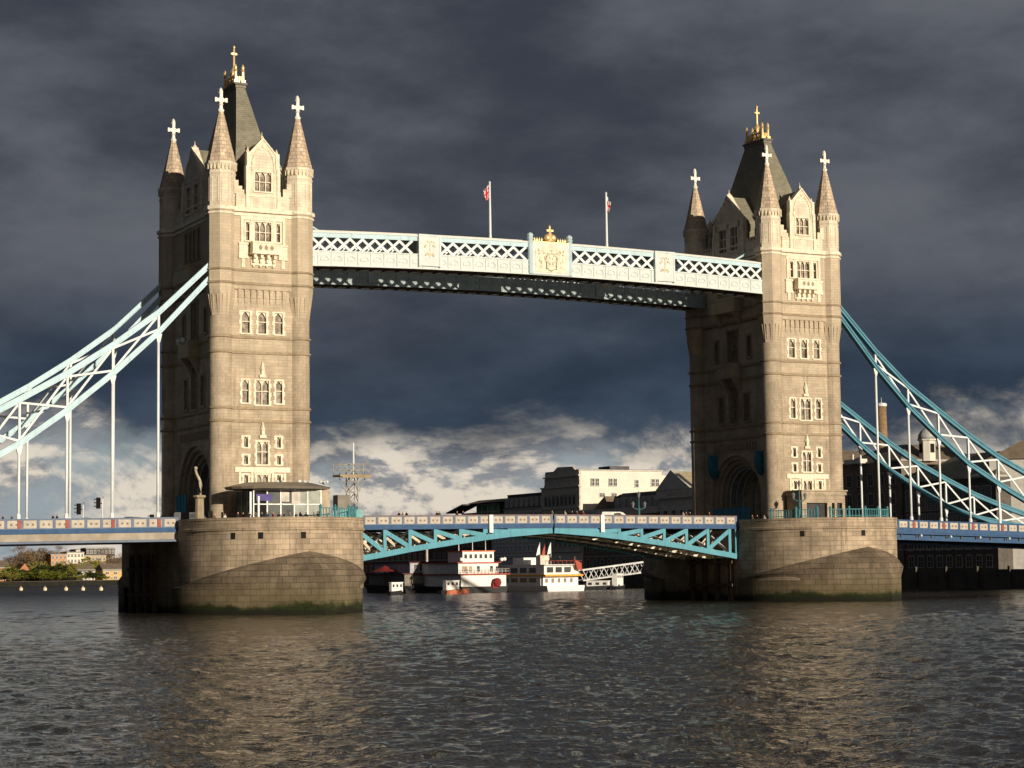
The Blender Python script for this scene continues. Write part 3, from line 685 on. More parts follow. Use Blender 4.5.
def leaf():
    t = empty('bascule_leaf', (-S+12, 0, 6), 'left leaf of the lifting roadway, rooted at the nearer pier', 'drawbridge', 'the two bascule leaves')
    x0, x1 = -S+12.0, -.12
    d = MB(); barx(d, x0, x1, -9.7, 9.7, -1.65, -1.38, 6); d.build('roadway', ASPH, t)
    for sg in (-1, 1): f = MB(); barx(f, x0, x1, sg*9.85-.2, sg*9.85+.2, -1.72, -1.12, 6); f.build('fascia_beam', BLUE, t)
    BOT = [(-31, 5.8), (-28, 6.35), (-24.4, 6.9), (-20.9, 7.5), (-17.3, 8.0), (-13.7, 8.5), (-10.2, 8.95), (-6.6, 9.35), (-.1, 9.85)]
    xs = [-29.1, -28, -24.4, -20.9, -17.3, -13.7, -10.2, -6.6, -.15]
    for y in (-9.75, -3.4, 3.4, 9.75):
        out = abs(y) > 5; gd = MB()
        for a, b in zip(xs[:-1], xs[1:]):
            za, zb = interp(BOT, a), interp(BOT, b)
            gd.bar((a, y, za+.02), (b, y, zb+.02), .42, .72)
            if b > -3: gd.bar((a, y, (za+zt(a)-1.8)/2), (b, y, (zb+zt(b)-1.8)/2), .3, 1.0)
        for a in xs[:-1]:
            gd.box(a-.22, a+.22, y-.14, y+.14, interp(BOT, a), zt(a)-1.74)
        for a, b in zip(xs[1:-2], xs[2:-1]): gd.bar((a+.1, y, zt(a)-2.0), (b-.1, y, interp(BOT, b)+.35), .22, .56)
        gd.build('girder', TEAL if out else mat('inner_steel', (.70, .66, .56), .7, var=.2, streak=.2), t)
    cg = MB()                                        # cross girders, floor plating seen from below, bracing
    xs2 = np.arange(-29, -1.0, 1.78)
    for x in xs2:
        z = interp(BOT, x)
        cg.box(x-.1, x+.1, -9.5, 9.5, z-.1, min(z+.5, zt(x)-1.7)); cg.box(x-.22, x+.22, -9.5, 9.5, z-.2, z-.1)
    cg.build('cross_girder', mat('cream_steel', (.60, .52, .40), .7, var=.2, streak=.3), t)
    br = MB()
    for i, (a, b) in enumerate(zip(xs[:-2], xs[1:-1])):
        for (ya, yb) in ((-9.5, -3.6), (-3.2, 3.2), (3.6, 9.5)):
            za, zb = interp(BOT, b)+.4, zt(b)-1.9
            if zb-za > .6: br.bar((b, ya, za), (b, yb, zb), .22, .3); br.bar((b, ya, zb), (b, yb, za), .22, .3)
    br.build('sway_brace', WHITE, t)
    for sy_ in (-1, 1):
        ib = MB(); y = sy_*6.6
        for a, b in zip(xs[1:-2], xs[2:-1]):
            for o in (.15, .62):
                xa, xb = a+(b-a)*(o-.15), a+(b-a)*(o+.38); h0, h1 = zt(a)-1.8, interp(BOT, b)-.1
                za = h0+(h1-h0)*.35; ib.bar((xa, y, za), (xb, y, h1+.1), .12, .34)
        ib.build('sun_strip_bar', mat('cream_steel', (.60, .52, .40)), t)  # added cream bars, shaped after the slanting sunlit strips between girders
    parapet(t, x0, x1, 1.78, GBLUE, mat('brown_rail', (.22, .12, .08), .6), n=6)
    return t
L1 = leaf()
L2 = dup(L1, None, 'right leaf of the lifting roadway, with sunlit cross girders below'); L2.location = (S-12, 0, 6); L2.rotation_euler = (0, 0, math.pi)
for i, x in enumerate((-9.4, 7.4)):
    m_ = MB(); m_.box(x-.28, x+.28, -10.28, -10.06, zt(x)-2.25, zt(x)+.08); m_.box(x-.2, x+.2, -10.07, -9.9, zt(x)-1.6, zt(x)-.3)
    tag(m_.build('marker_post', WHITE), 'white marker post fixed to the fascia of the %s lifting leaf' % ('left' if i == 0 else 'right'), 'marker', 'white marker posts on the leaves')
LH = [12.95, 18.6, 24.1, 29.75, 35.4, 41.0, 46.7, 52.4, 58.1]
RH = [13.3, 19.1, 24.65, 30.2, 35.85, 41.4, 47.1, 52.6, 58.0]
def span(sgn):
    x0, x1 = sgn*(S+10.55), sgn*131
    t = empty('side_span', ((x0+x1)/2, 0, 8), ('left' if sgn < 0 else 'right')+' approach roadway hung from chains, '+('pale grey with red plaques' if sgn < 0 else 'deep blue, in front of brick warehouses'), 'bridge deck', 'the two side spans')
    PX = [sgn*(S+h) for h in (LH if sgn < 0 else RH)]
    d = MB(); barx(d, x0, x1, -9.6, 9.6, -1.6, -1.3, 14); d.build('roadway', ASPH, t)
    for s in (-1, 1):
        def strp(nm, m_, ya, yb, o0, o1): f = MB(); barx(f, x0, x1, ya, yb, o0, o1, 14); f.build(nm, m_, t)
        strp('fascia_beam', BLUE, s*9.9-.2, s*9.9+.2, -1.72, -1.16)
        if sgn < 0: strp('girder', BEIGE, s*9.8-.16, s*9.8+.16, -2.58, -1.74); strp('bottom_flange', GBLUE, s*9.85-.3, s*9.85+.3, -2.85, -2.6)
        else: strp('girder', BLUE, s*9.9-.22, s*9.9+.22, -1.98, -1.74); strp('service_pipe', BLUE, s*9.7-.16, s*9.7+.16, -2.85, -2.5); strp('web_plate', BLUE, s*9.3-.1, s*9.3+.1, -2.6, -1.6)
    if sgn > 0:
        for x in PX[1:]: l = MB(); l.sph(x+1.2, -10.1, zt(x)-2.2, .2, 6, 4); l.build('bracket_lamp', CREAMP, t)
    cg = MB(); 
    for x in np.arange(min(x0, x1)+1, max(x0, x1), 2.8): cg.box(x-.15, x+.15, -9.6, 9.6, zt(x)-2.6, zt(x)-1.6)
    cg.build('cross_girder', mat('dark_steel', (.08,.09,.10), .7), t)
    parapet(t, x0, x1, 1.87, GBLUE if sgn < 0 else BLUE, GBLUE if sgn < 0 else BLUE, plaques=PX, n=14, hp=1.04)
    return t
span(-1); span(1)

# ------------------------------------------------------------------ suspension chains
CT_L = [(6.2,43.0),(6.5,42.7),(12.95,36.5),(18.7,32.2),(24.2,28.6),(29.75,25.4),(32,24.2),(35.4,22.3),(41,19.6),(46.7,17.3),(52.4,15.4),(58.1,13.9),(66,12.6)]
CB_L = [(6.2,41.4),(6.5,41.1),(12.95,34.1),(18.6,28.85),(24.1,24.3),(29.75,20.2),(32,18.9),(35.4,17.0),(41,14.5),(46.7,12.7),(52.4,11.9),(58.1,11.6),(66,11.7)]
CT_R = [(6.2,42.9),(7,42.1),(13.3,35.9),(19.05,31.05),(24.65,27.45),(30.2,23.95),(35.85,20.75),(41.2,18.35),(47.1,15.9),(52.5,14.15),(58,12.6),(66,11.4)]
CB_R = [(6.2,41.7),(7.4,40.3),(13.35,33.6),(19.1,28.0),(24.65,23.6),(30.2,19.6),(35.85,16.65),(41.4,14.0),(47.1,12.2),(52.6,11.3),(58,10.6),(66,10.4)]
def chain(sgn, y, label):
    ct, cb, hs = (CT_L, CB_L, LH) if sgn < 0 else (CT_R, CB_R, RH)
    X = lambda d: sgn*(S+d)
    t = empty('suspension_chain', (X(9), y, 38), label, 'bridge chain', 'the four suspension chains')
    dense = lambda tab: [(d, float(np.interp(d, *zip(*tab)))) for d in sorted({tab[0][0], tab[-1][0], *hs, 9.5, 16, 21.5})]
    for nm, tab in (('top_chord', ct), ('bottom_chord', cb)):
        c = MB(); pts = dense([(a, b) for a, b in tab])
        for (a, za), (b, zb) in zip(pts[:-1], pts[1:]):
            for o in (-.28, .28): c.bar((X(a), y, za+o), (X(b), y, zb+o), .74, .24)
            c.bar((X(a), y, za), (X(b), y, zb), .46, .4)
        c.build(nm, PTEAL if sgn < 0 else CTEAL, t)  # left chains' glow in the sun is put into a paler teal
    zt_ = lambda d: float(np.interp(d, *zip(*ct))); zb_ = lambda d: float(np.interp(d, *zip(*cb)))
    p = MB()
    for a in hs: p.box(X(a)-.14, X(a)+.14, y-.16, y+.16, zb_(a), zt_(a))
    for a, b in zip(hs[:-1], hs[1:]):
        p.bar((X(a), y-.12, zb_(a)+.3), (X(b), y-.12, zt_(b)-.4), .14, .26); p.bar((X(a), y+.12, zt_(a)-.4), (X(b), y+.12, zb_(b)+.3), .14, .26)
    p.build('lattice', WHITE, t)
    for a in hs:
        zb, zd = zb_(a)-.4, zt(X(a))-.9
        if zb-zd < .6: continue
        h_ = MB(); h_.prism([(X(a)-.42, zb+.15), (X(a)+.42, zb+.15), (X(a)+.17, zb-.9), (X(a)-.17, zb-.9)][::-1], 1, y-.16, y+.16) if zb-zd > 1.4 else None
        h_.tube([(X(a), y, zd), (X(a), y, zb)], .17, 8); h_.lathe(X(a), y, [(.17, zd+.2), (.26, zd+.5), (.26, zd+1.4), (.17, zd+1.6)], 8); h_.build('hanger', WHITE, t)
chain(-1, -TB, 'pale teal lattice chain rising to the near corner of the nearer tower, left')
chain(-1, TB, 'lattice chain behind the pale one, meeting the shaded far corner of the left tower')
chain(1, -TB, 'teal lattice chain falling from the sunlit corner of the farther tower, upper one at right')
chain(1, TB, 'lower teal lattice chain at right, emerging from behind the farther tower')

# ------------------------------------------------------------------ high walkways
def zc(x): return .65*(1-(x/34)**2)
def strip(mb, x0, x1, y0, y1, z0, z1, n=10):
    for i in range(n):
        a, b = x0+(x1-x0)*i/n, x0+(x1-x0)*(i+1)/n; s = len(mb.v)
        for x in (a, b):
            for yy, z in ((y0, z0), (y1, z0), (y1, z1), (y0, z1)): mb.vert((x, yy, z+zc(x)))
        for q in ((0,1,2,3),(7,6,5,4),(0,4,5,1),(1,5,6,2),(2,6,7,3),(3,7,4,0)): mb.f.append([s+k for k in q])
def walkway(y0, y1, label, near):
    t = empty('high_walkway', (0, (y0+y1)/2, 43.4), label, 'walkway', 'the two high walkways')
    E = 35.3
    f = MB(); strip(f, -E+.4, E-.4, y0+.25, y1-.25, 43.45, 43.8, 14)
    for x in np.arange(-34, 34.1, 1.83): f.box(x-.12, x+.12, y0+.2, y1-.2, 43.4+zc(x)-.12, 43.5+zc(x))
    f.build('soffit', SOFFIT, t)
    r = MB(); strip(r, -34.3, 34.3, y0+.1, y1-.1, 47.72, 47.85, 14); strip(r, -34.3, 34.3, (y0+y1)/2-.8, (y0+y1)/2+.8, 47.85, 48.1, 14); r.build('roof', GREYW, t)
    for side, yf, e in (('o', y0, -1), ('i', y1, 1)):
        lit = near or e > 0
        gm, lm, tm = (CREAMP if e < 0 and near else SHADEP if e < 0 else CREAMP), WHITE, (PTEAL if e < 0 else PBLUE)
        ya, yb = (yf, yf+.28) if e < 0 else (yf-.28, yf)
        gd = MB(); strip(gd, -E, E, ya, yb, 43.38, 45.12, 14); strip(gd, -E, E, ya-.08, yb+.08, 45.12, 45.3, 14); strip(gd, -E, E, ya-.1, yb+.1, 43.3, 43.5, 14)
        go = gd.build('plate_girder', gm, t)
        pn = MB(); x = -34.4
        while x < 34.4:
            yy = yf+e*.03; z = 43.95+zc(x)
            for k in range(5):
                a0, a1 = math.pi*k/5, math.pi*(k+1)/5
                pn.bar((x+.55*math.cos(a0), yy, z+.2+.5*math.sin(a0)), (x+.55*math.cos(a1), yy, z+.2+.5*math.sin(a1)), .1, .1, up=(0, 1, 0))
            pn.box(x-.6, x+.6, yy-.05, yy+.05, z+.08, z+.17); pn.box(x-.98, x-.86, yy-.06, yy+.06, 43.5+zc(x), 45.1+zc(x)); x += 1.83
        pn.build('panel_moulding', CREAMP if gm is CREAMP else SHADEP, go)
        ch = MB(); strip(ch, -34.2, 34.2, ya, yb, 47.0, 47.55, 14); ch.build('top_chord', tm, t)
        cp_ = MB(); strip(cp_, -34.2, 34.2, ya-.1, yb+.1, 47.56, 47.78, 14); cp_.build('cap_rail', CREAMP, t)
        ym = (ya+yb)/2
        segs = [(-34.2, -20.4), (-16.2, -3.7), (3.7, 16.2), (20.4, 34.2)]
        for a, b in segs:
            lt = MB(); cnt = round((b-a)/1.83); st = (b-a)/cnt
            for i in range(cnt):
                xa, xb = a+i*st, a+(i+1)*st
                lt.bar((xa-.1, ym-.05, 45.3+zc(xa)), (xb+.1, ym-.05, 47.0+zc(xb)), .12, .34, up=(0, 0, 1)); lt.bar((xa-.1, ym+.06, 47.0+zc(xa)), (xb+.1, ym+.06, 45.3+zc(xb)), .12, .34, up=(0, 0, 1))
            lt.build('lattice', lm, t)
        for xc in (-17.95, 17.95):
            p = MB(); z = zc(xc); p.box(xc-1.45, xc+1.45, yf-.3, yf+.3, 43.7+z, 47.7+z); p.box(xc-1.6, xc+1.6, yf-.36, yf+.36, 47.6+z, 47.85+z); p.box(xc-1.6, xc-1.35, yf-.36, yf+.36, 43.6+z, 47.6+z); p.box(xc+1.35, xc+1.6, yf-.36, yf+.36, 43.6+z, 47.6+z)
            po = p.build('pier_panel', CREAMP if lit else SHADEP, t)
            q = MB(); rg = random.Random(5)
            for k in range(9):
                uu, vv = rg.uniform(.1, .75), rg.uniform(44.8, 47.0)
                for s2 in (-1, 1): q.sph(xc+s2*uu, yf+e*.27, vv+z, rg.uniform(.1, .2), 6, 4)
            q.box(xc-.08, xc+.08, yf+e*.3-.05, yf+e*.3+.05, 44.9+z, 47.0+z); q.build('carving', mat('faded_gilt', (.62, .56, .40), .6), po)
    # coat of arms in the middle, gilded cresting
    yf, e = (y0, -1) if near else (y1, 1)
    z = -.25; c = MB(); c.box(-2.75, 2.75, yf-.28, yf+.28, 44.05, 48.6+z); co_ = c.build('crest_panel', CREAMP, t)
    q = MB(); q.prism([(-2.35, 44.6+z), (2.35, 44.6+z), (2.35, 47.6+z), (1.2, 48.1+z), (0, 48.75+z), (-1.2, 48.1+z), (-2.35, 47.6+z)][::(1)], 1, yf+e*.28-.06, yf+e*.28+.06); q.build('shield_panel', mat('pale_gilt', (.70, .68, .55), .6), co_)
    q = MB(); yy = yf+e*.38
    rg = random.Random(11)
    for k in range(34):                              # low relief carving, symmetrical
        uu, vv = rg.uniform(.05, 1.9), rg.uniform(44.9, 47.6)
        for s in (-1, 1): q.sph(s*uu, yy-e*.08, vv+z, rg.uniform(.1, .24), 6, 4)
    for s in (-1, 1):
        q.tube([(s*.75, yy, 45.0+z), (s*.8, yy, 46.6+z), (s*.5, yy, 47.1+z), (0, yy, 47.2+z)], .1, 5); q.tube([(s*.75, yy, 45.2+z), (0, yy, 44.8+z)], .1, 5)
    q.build('coat_of_arms', mat('cream_gilt', (.62, .57, .42), .6, var=.3, scale=5), co_)
    q = MB()
    for s in (-1, 1): q.lathe(s*3.0, yf, [(.36, 44.05), (.36, 48.9+z), (.46, 49.0+z), (.46, 49.15+z), (.34, 49.25+z), (.44, 49.45+z), (.38, 49.7+z), (.1, 49.9+z)], 8)
    q.build('post', PBLUE, co_)
    q = MB()
    for s in (-1, 1):
        for k in range(4): q.lathe(s*(1.25+k*.36), yf, [(.1, 48.6+z), (.13, 49.1+z), (.03, 49.35+z)], 5)
    q.box(-2.7, 2.7, yf-.32, yf+.32, 48.55+z, 48.75+z)
    q.sph(-.4, yf, 49.3+z, .55, 8, 6); q.sph(.4, yf, 49.3+z, .55, 8, 6); q.lathe(0, yf, [(.5, 48.8+z), (.35, 49.6+z), (.2, 50.2+z), (.16, 50.9+z), (.02, 51.1+z)], 8); q.box(-.5, .5, yf-.12, yf+.12, 50.2+z, 50.45+z)
    q.build('gilded_crown', GOLD, co_)
    for s in (-1, 1):
        q = MB(); q.tube([(s*34.2, ya, 49.6), (s*31.4, ya, 48.15)], .16, 6); q.sph(s*34.1, ya, 49.6, .25, 6, 4); q.build('stay', PBLUE, t)
walkway(-10.1, -6.3, 'sunlit white lattice walkway high between the towers, with gold crest', True)
walkway(6.3, 10.1, 'shaded high walkway seen below and behind the white lattice one', False)
def flagpole(x, z1, kind, label):
    t = empty('flagpole', (x, -8, 48.2), label, 'flagpole', 'flagpoles on the walkway')
    p = MB(); p.lathe(x, -8, [(.22, 48.2), (.17, 49.5), (.12, z1-.3), (.2, z1-.2), (.02, z1)], 8); p.build('pole', WHITE, t)
    # limp flag hanging in folds
    H = 1.9; Wd = .95 if kind == 'u' else .45; nx, nz = 14, 16
    sd_ = -1 if kind == 'u' else 1
    for nm, cm, c0 in (('flag', 0, None),):
        f = MB(); rows = []
        for j in range(nz+1):
            tt = j/nz; row = []
            for i in range(nx+1):
                s = i/nx
                row.append((x+sd_*(.12+Wd*s*(1-.35*tt)+.05*math.sin(7*s+3*tt)), -8+.22*math.sin(s*11+tt*2)*(s+.2), z1-.5-H*tt-(.9*s*(1-.5*tt))))
            rows.append(row)
        for j in range(nz):
            for i in range(nx):
                f.poly([rows[j][i], rows[j+1][i], rows[j+1][i+1], rows[j][i+1]], [(i/nx, 1-j/nz), (i/nx, 1-(j+1)/nz), ((i+1)/nx, 1-(j+1)/nz), ((i+1)/nx, 1-j/nz)]); f.sm.add(len(f.f)-1)
        mm = bpy.data.materials.new('flag_'+kind); mm.use_nodes = True; h = G(mm.node_tree)
        uv = h.n('ShaderNodeSeparateXYZ'); h.put(uv.inputs[0], h.n('ShaderNodeTexCoord').outputs['UV'])
        du = h.m('ABSOLUTE', h.m('SUBTRACT', uv.outputs[0], .5)); dv = h.m('ABSOLUTE', h.m('SUBTRACT', uv.outputs[1], .5))
        def lt_(a, b): return h.m('LESS_THAN', a, b)
        if kind == 'u':
            diag = h.m('ABSOLUTE', h.m('SUBTRACT', du, dv))
            c = h.mix(lt_(diag, .10), (.03, .05, .22), (.75, .75, .72)); c = h.mix(lt_(diag, .035), c, (.6, .03, .05))
            c = h.mix(lt_(h.m('MINIMUM', du, dv), .15), c, (.75, .75, .72)); c = h.mix(lt_(h.m('MINIMUM', du, dv), .09), c, (.6, .03, .05))
        else: c = h.mix(lt_(h.m('MINIMUM', du, dv), .11), (.75, .75, .72), (.6, .03, .05))
        h.put(mm.node_tree.nodes['Principled BSDF'].inputs['Base Color'], c); f.build('flag', mm, t)
flagpole(-7.9, 56.6, 'u', 'white flagpole with limp red, white and blue flag, left of the gold crest')
flagpole(10.1, 56.5, 'g', 'white flagpole with furled white flag with red cross, right of the gold crest')

# ------------------------------------------------------------------ far ground
def ground(name, pts, z, m, edge=None):
    g_ = MB(); g_.prism(pts, 2, -1, z); o = g_.build(name, m); struct(o); return o
SOIL = mat('bank_ground', (.10, .09, .06), .95, var=.3, scale=.02)
QUAY = mat('quay_wall', (.10, .09, .075), .95, var=.3, scale=.3, streak=.5)
ground('south_bank_ground', [(125.5, -60), (3000, -400), (3000, 900), (400, 900), (150, 470), (125.5, 400)], 3.0, SOIL)
ground('north_bank_ground', [(-2500, 560), (20, 585), (70, 600), (150, 640), (230, 760), (390, 1100), (3000, 1500), (3000, 6000), (-2500, 6000)], 2.2, SOIL)
q = MB()
for a, b in (((20, 584), (70, 599)), ((70, 599), (150, 639)), ((150, 639), (230, 759))): q.bar((a[0], a[1], .1), (b[0], b[1], .1), .8, 3.8)
tag(q.build('river_wall', mat('dark_river_wall', (.018, .018, .014), .95, var=.4, scale=.2)), 'low dark river wall along the far tree-lined bank at left', 'river wall')
q = MB(); q.box(124.4, 125.6, -40, 400, -1, 3.6)
for y in range(-30, 400, 9): q.box(124.0, 124.4, y, y+.6, -1, 4.2)
tag(q.build('quay_wall', QUAY), 'dark timbered quay wall under the warehouses, behind the moored boats', 'river wall')

# ------------------------------------------------------------------ warehouses on the south bank (river face at X = 128, turned to -X)
WPANE = mat('pane_dark', (.05, .055, .06), .6, var=.4, scale=.5, spec=.2)
WFR = mat('frame_grey', (.60, .59, .56), .7)
WFRD = mat('frame_dull', (.36, .35, .33), .7)
ROOFB = mat('roof_brown', (.20, .16, .12), .85, var=.2, scale=.5, streak=.3)
ROOFD = mat('roof_grey', (.10, .10, .11), .8, var=.2, scale=.5)
def house(name, x0, x1, y0, y1, z1, m, label, cat='warehouse', roof='flat', rm=None, group='buildings on the south bank', z0=2.9, rh=3.5, side=None, ridge='y'):
    t = empty(name, ((x0+x1)/2, (y0+y1)/2, z0), label, cat, group)
    b = MB(); b.box(x0, x1, y0, y1, z0, z1); w_ = b.build('wall', m, t)
    c = MB(); c.box(x0-.25, x1+.25, y0-.25, y1+.25, z1, z1+.4); c.box(x0-.15, x1+.15, y0-.15, y1+.15, z0+4.6, z0+4.9); c.build('cornice', side or WFRD, t)
    r = MB(); zb = z1+.4
    if roof == 'hip':
        i = min(x1-x0, y1-y0)*.33
        R1 = [(x0, y0), (x1, y0), (x1, y1), (x0, y1)]; R2 = [(x0+i, y0+i), (x1-i, y0+i), (x1-i, y1-i), (x0+i, y1-i)]
        for k in range(4): a, b2 = k, (k+1) % 4; r.poly([(*R1[a], zb), (*R1[b2], zb), (*R2[b2], zb+rh), (*R2[a], zb+rh)])
        r.poly([(*p, zb+rh) for p in R2])
    elif roof == 'gable' and ridge == 'y': r.prismz([(x0-.3, zb), (x1+.3, zb), ((x0+x1)/2, zb+rh)], y0-.2, y1+.2) if False else r.prismz([(zb, x0-.3), (zb, x1+.3), (zb+rh, (x0+x1)/2)], y0-.2, y1+.2)
    elif roof == 'gable': r.prism([(y0-.3, zb), (y1+.3, zb), ((y0+y1)/2, zb+rh)], 0, x0-.2, x1+.2)
    else: r.box(x0+.3, x1-.3, y0+.3, y1-.3, zb, zb+.3)
    r.build('roof', rm or ROOFB, t)
    return t
_wm = {}
def wins(t, face_, plane, spots, w_, h_, fm=WFR, pm=WPANE, arch=False, bars=1, nm='window'):
    """each window a part with its pane a sub-part; copies share one mesh"""
    key = (round(w_, 2), round(h_, 2), fm.name, pm.name, face_, bars)
    for (a, z) in spots:
        if key not in _wm:
            f = MB(); fr = .16
            def bx(mb, u0, u1, d0, d1, z0, z1):
                if face_ == 'x': mb.box(-d1, -d0, u0, u1, z0, z1)
                else: mb.box(u0, u1, -d1, -d0, z0, z1)
            bx(f, -w_/2-fr, -w_/2, 0, .14, -.1, h_+.1); bx(f, w_/2, w_/2+fr, 0, .14, -.1, h_+.1); bx(f, -w_/2, w_/2, 0, .13, h_, h_+.1+fr); bx(f, -w_/2-fr*1.4, w_/2+fr*1.4, 0, .22, -.28, -.1)
            for i in range(bars): u = -w_/2+w_*(i+1)/(bars+1); bx(f, u-.05, u+.05, .02, .09, 0, h_)
            bx(f, -w_/2, w_/2, .02, .1, h_*.5-.05, h_*.5+.05)
            p = MB(); bx(p, -w_/2, w_/2, -.02, .03, -.08, h_)
            fm_, pm_ = f.mesh('window'), p.mesh('pane'); fm_.materials.append(fm); pm_.materials.append(pm); _wm[key] = (fm_, pm_)
        o = bpy.data.objects.new(nm, _wm[key][0]); o.parent = t; col.objects.link(o)
        loc = Vector((plane, a, z)) if face_ == 'x' else Vector((a, plane, z)); o.location = loc-t.location
        q_ = bpy.data.objects.new('pane', _wm[key][1]); q_.parent = o; col.objects.link(q_)
def rows(a0, a1, n, zs): return [(a0+(a1-a0)*(i+.5)/n, z) for z in zs for i in range(n)]
XF = 128
# cream walled wharf building with a sunlit side and stepped gable to the river
t = empty('wharf_building', (140, 216, 2.9), 'big wharf building with cream sunlit side wall and stepped dark gable to the river', 'warehouse', 'buildings on the south bank')
b = MB(); b.box(127.6, 152.5, 208, 227.5, 2.9, 25.6); b.build('wall', CREAMW, t)
b = MB(); b.box(127.65, 152.4, 208.1, 227.3, 25.6, 30.0); b.build('attic', CREAMW, t)
b = MB(); b.box(152.5, 158, 208.6, 226, 2.9, 29.0); b.build('rear_wall', CREAMW, t)
b = MB(); b.prism([(207.8, 25.6), (227.7, 25.6), (226.8, 27.0), (226.8, 28.4), (223.5, 29.6), (219.5, 31.4), (211.5, 31.2), (210.2, 30.3), (208.0, 30.2)], 0, 127.2, 127.8); b.prism([(207.8, 9), (228.5, 9), (228.5, 26.2), (207.8, 26.2)], 0, 127.1, 127.6); b.build('gable_front', mat('front_render', (.58, .54, .47), .9, var=.2, streak=.4), t)  # front render a little darker than the cream side wall
b = MB()
for z in (20.4, 25.9, 28.6): b.box(126.8, 127.3, 207.6, 228.6 if z < 27 else 226.9, z, z+.35)
b.box(127.0, 152.6, 207.7, 208.1, 30.0, 30.25); b.build('cornice', GREYW, t)
b = MB(); b.box(127.7, 152.3, 208.2, 227.2, 30.0, 30.4); b.box(140, 146, 214, 220, 30.4, 31.6); b.build('roof', ROOFD, t)
wins(t, 'y', 208, [(131.2, 26.2), (132.6, 26.2), (136.6, 26.2), (138.0, 26.2), (144.6, 25.9), (149.6, 26.2), (150.9, 26.2)], .9, 1.7, WFR)
wins(t, 'y', 208, [(134.0, 23.3), (137.6, 23.3)], 1.5, .8, WFR)
wins(t, 'x', 127.1, rows(209.5, 227, 8, (21.4,)), 1.2, 2.2, WFRD); wins(t, 'x', 127.1, rows(209.5, 227, 7, (10.5, 14, 17.2)), 1.3, 2.0, WFR)
def lettering(txt, y, z, size, x, parent, m):
    c = bpy.data.curves.new('lettering', 'FONT'); c.body = txt; c.size = size; c.extrude = .05; c.align_x = 'CENTER'; c.space_character = 1.15
    o = bpy.data.objects.new('tmp', c); col.objects.link(o); dg = bpy.context.evaluated_depsgraph_get()
    me = bpy.data.meshes.new_from_object(o.evaluated_get(dg)); bpy.data.objects.remove(o)
    me.transform(Matrix(((0,0,-1,0), (-1,0,0,0), (0,1,0,0), (0,0,0,1)))); me.materials.clear(); me.materials.append(m)
    n_ = bpy.data.objects.new('lettering', me); n_.parent = parent; n_.location = Vector((x, y, z))-parent.location; col.objects.link(n_)
lettering('BUTLERS WHARF', 217.8, 23.2, 1.75, 127.02, t, mat('letter_grey', (.62, .60, .54), .8))
# mansard block next to it, with dormers
t = house('wharf_building', XF, 144, 228, 252, 21.0, GREYW, 'long grey wharf block whose slate mansard carries a row of pale dormers', roof='flat', rm=ROOFD)
b = MB(); b.prismz([(21.4, 128.0), (21.4, 144.0), (24.9, 142.6), (24.9, 129.2)], 228, 252); b.box(129, 143, 228, 252, 24.9, 25.3); b.build('mansard_roof', ROOFD, t)
for i in range(8):
    y = 229.8+i*2.95; d = MB(); d.box(127.9, 130, y-.75, y+.75, 21.7, 24.0); d.box(127.8, 130.3, y-.9, y+.9, 24.0, 24.25); do = d.build('dormer', GREYW, t)
wins(t, 'x', 127.88, [(229.8+i*2.95, 22.0) for i in range(8)], .95, 1.6, WFR, mat('pane_pale', (.5, .55, .58), .5))
wins(t, 'x', XF, rows(229, 251, 8, (18.3,)), 1.3, 1.6, WFR, mat('pane_mid', (.36, .40, .42), .5)); 
wins(t, 'x', XF, rows(228.6, 251.6, 9, (4.2, 6.9, 9.6, 12.3, 15.0)), 1.25, 1.5, mat('frame_white', (.85, .87, .87), .6), mat('pane_mid', (.36, .40, .42), .5), bars=0)
t = house('wharf_building', XF+1, 142, 252.5, 262, 20.0, GREYW, 'narrow grey wharf block between the slate mansard and the green glass front', rm=ROOFD)
wins(t, 'x', XF+1, rows(253, 261.6, 4, (4.2, 6.9, 9.6, 12.3, 15.0)), 1.25, 1.5, mat('frame_white', (.85, .87, .87), .6), mat('pane_mid', (.36, .40, .42), .5), bars=0)
# glass building with a brown roof and a jutting canopy
t = empty('glass_building', (136, 268, 2.9), 'modern building with green glass front, brown oversailing roof and dark canopy', 'building', 'buildings on the south bank')
b = MB(); b.box(128.6, 146, 262.2, 277, 2.9, 18.6); b.build('wall', mat('dark_cladding', (.06, .06, .065), .6), t)
b = MB(); b.box(129, 146, 257, 270.8, 18.6, 23.4); b.build('glass_front', mat('green_glass', (.10, .26, .12), .5, var=.6, scale=.4, spec=.3), t)
b = MB()
for y in (257.0, 260.5, 264, 267.5, 270.8): b.box(128.8, 129.05, y-.15, y+.15, 18.6, 23.4)
for z in (18.6, 21, 23.2): b.box(128.78, 129.04, 256.9, 270.9, z-.12, z+.12)
b.build('frame', WFR, t)
b = MB(); b.prismz([(23.5, 126.8), (23.5, 148), (24.6, 146), (24.6, 131)], 251, 273.5); b.build('roof', ROOFB, t)
b = MB(); b.bar((127, 271, 23.3), (127.5, 283, 21.2), 5, .35); b.build('canopy', mat('dark_metal', (.05, .05, .055), .5), t)
b = MB(); b.box(128.6, 140, 271, 279, 18.6, 21.0); b.build('glass_wing', mat('blue_glass', (.08, .12, .15), .25), t)
t = house('wharf_building', XF, 150, 262.5, 300, 15.0, mat('brown_brick', (.14, .10, .075), .9, var=.2, streak=.3), 'dark brown brick warehouse low beyond the paddle boat, left of the glass front', rm=ROOFD)
wins(t, 'x', XF, rows(263, 299, 11, (4.5, 8.0, 11.5)), 1.2, 1.7, WFRD)
t = house('wharf_building', XF, 150, 300.5, 352, 14.0, mat('dull_red_brick', (.24, .10, .07), .9, var=.2, streak=.3), 'dull red brick warehouse farthest along the quay, by the left pier', rm=ROOFD)
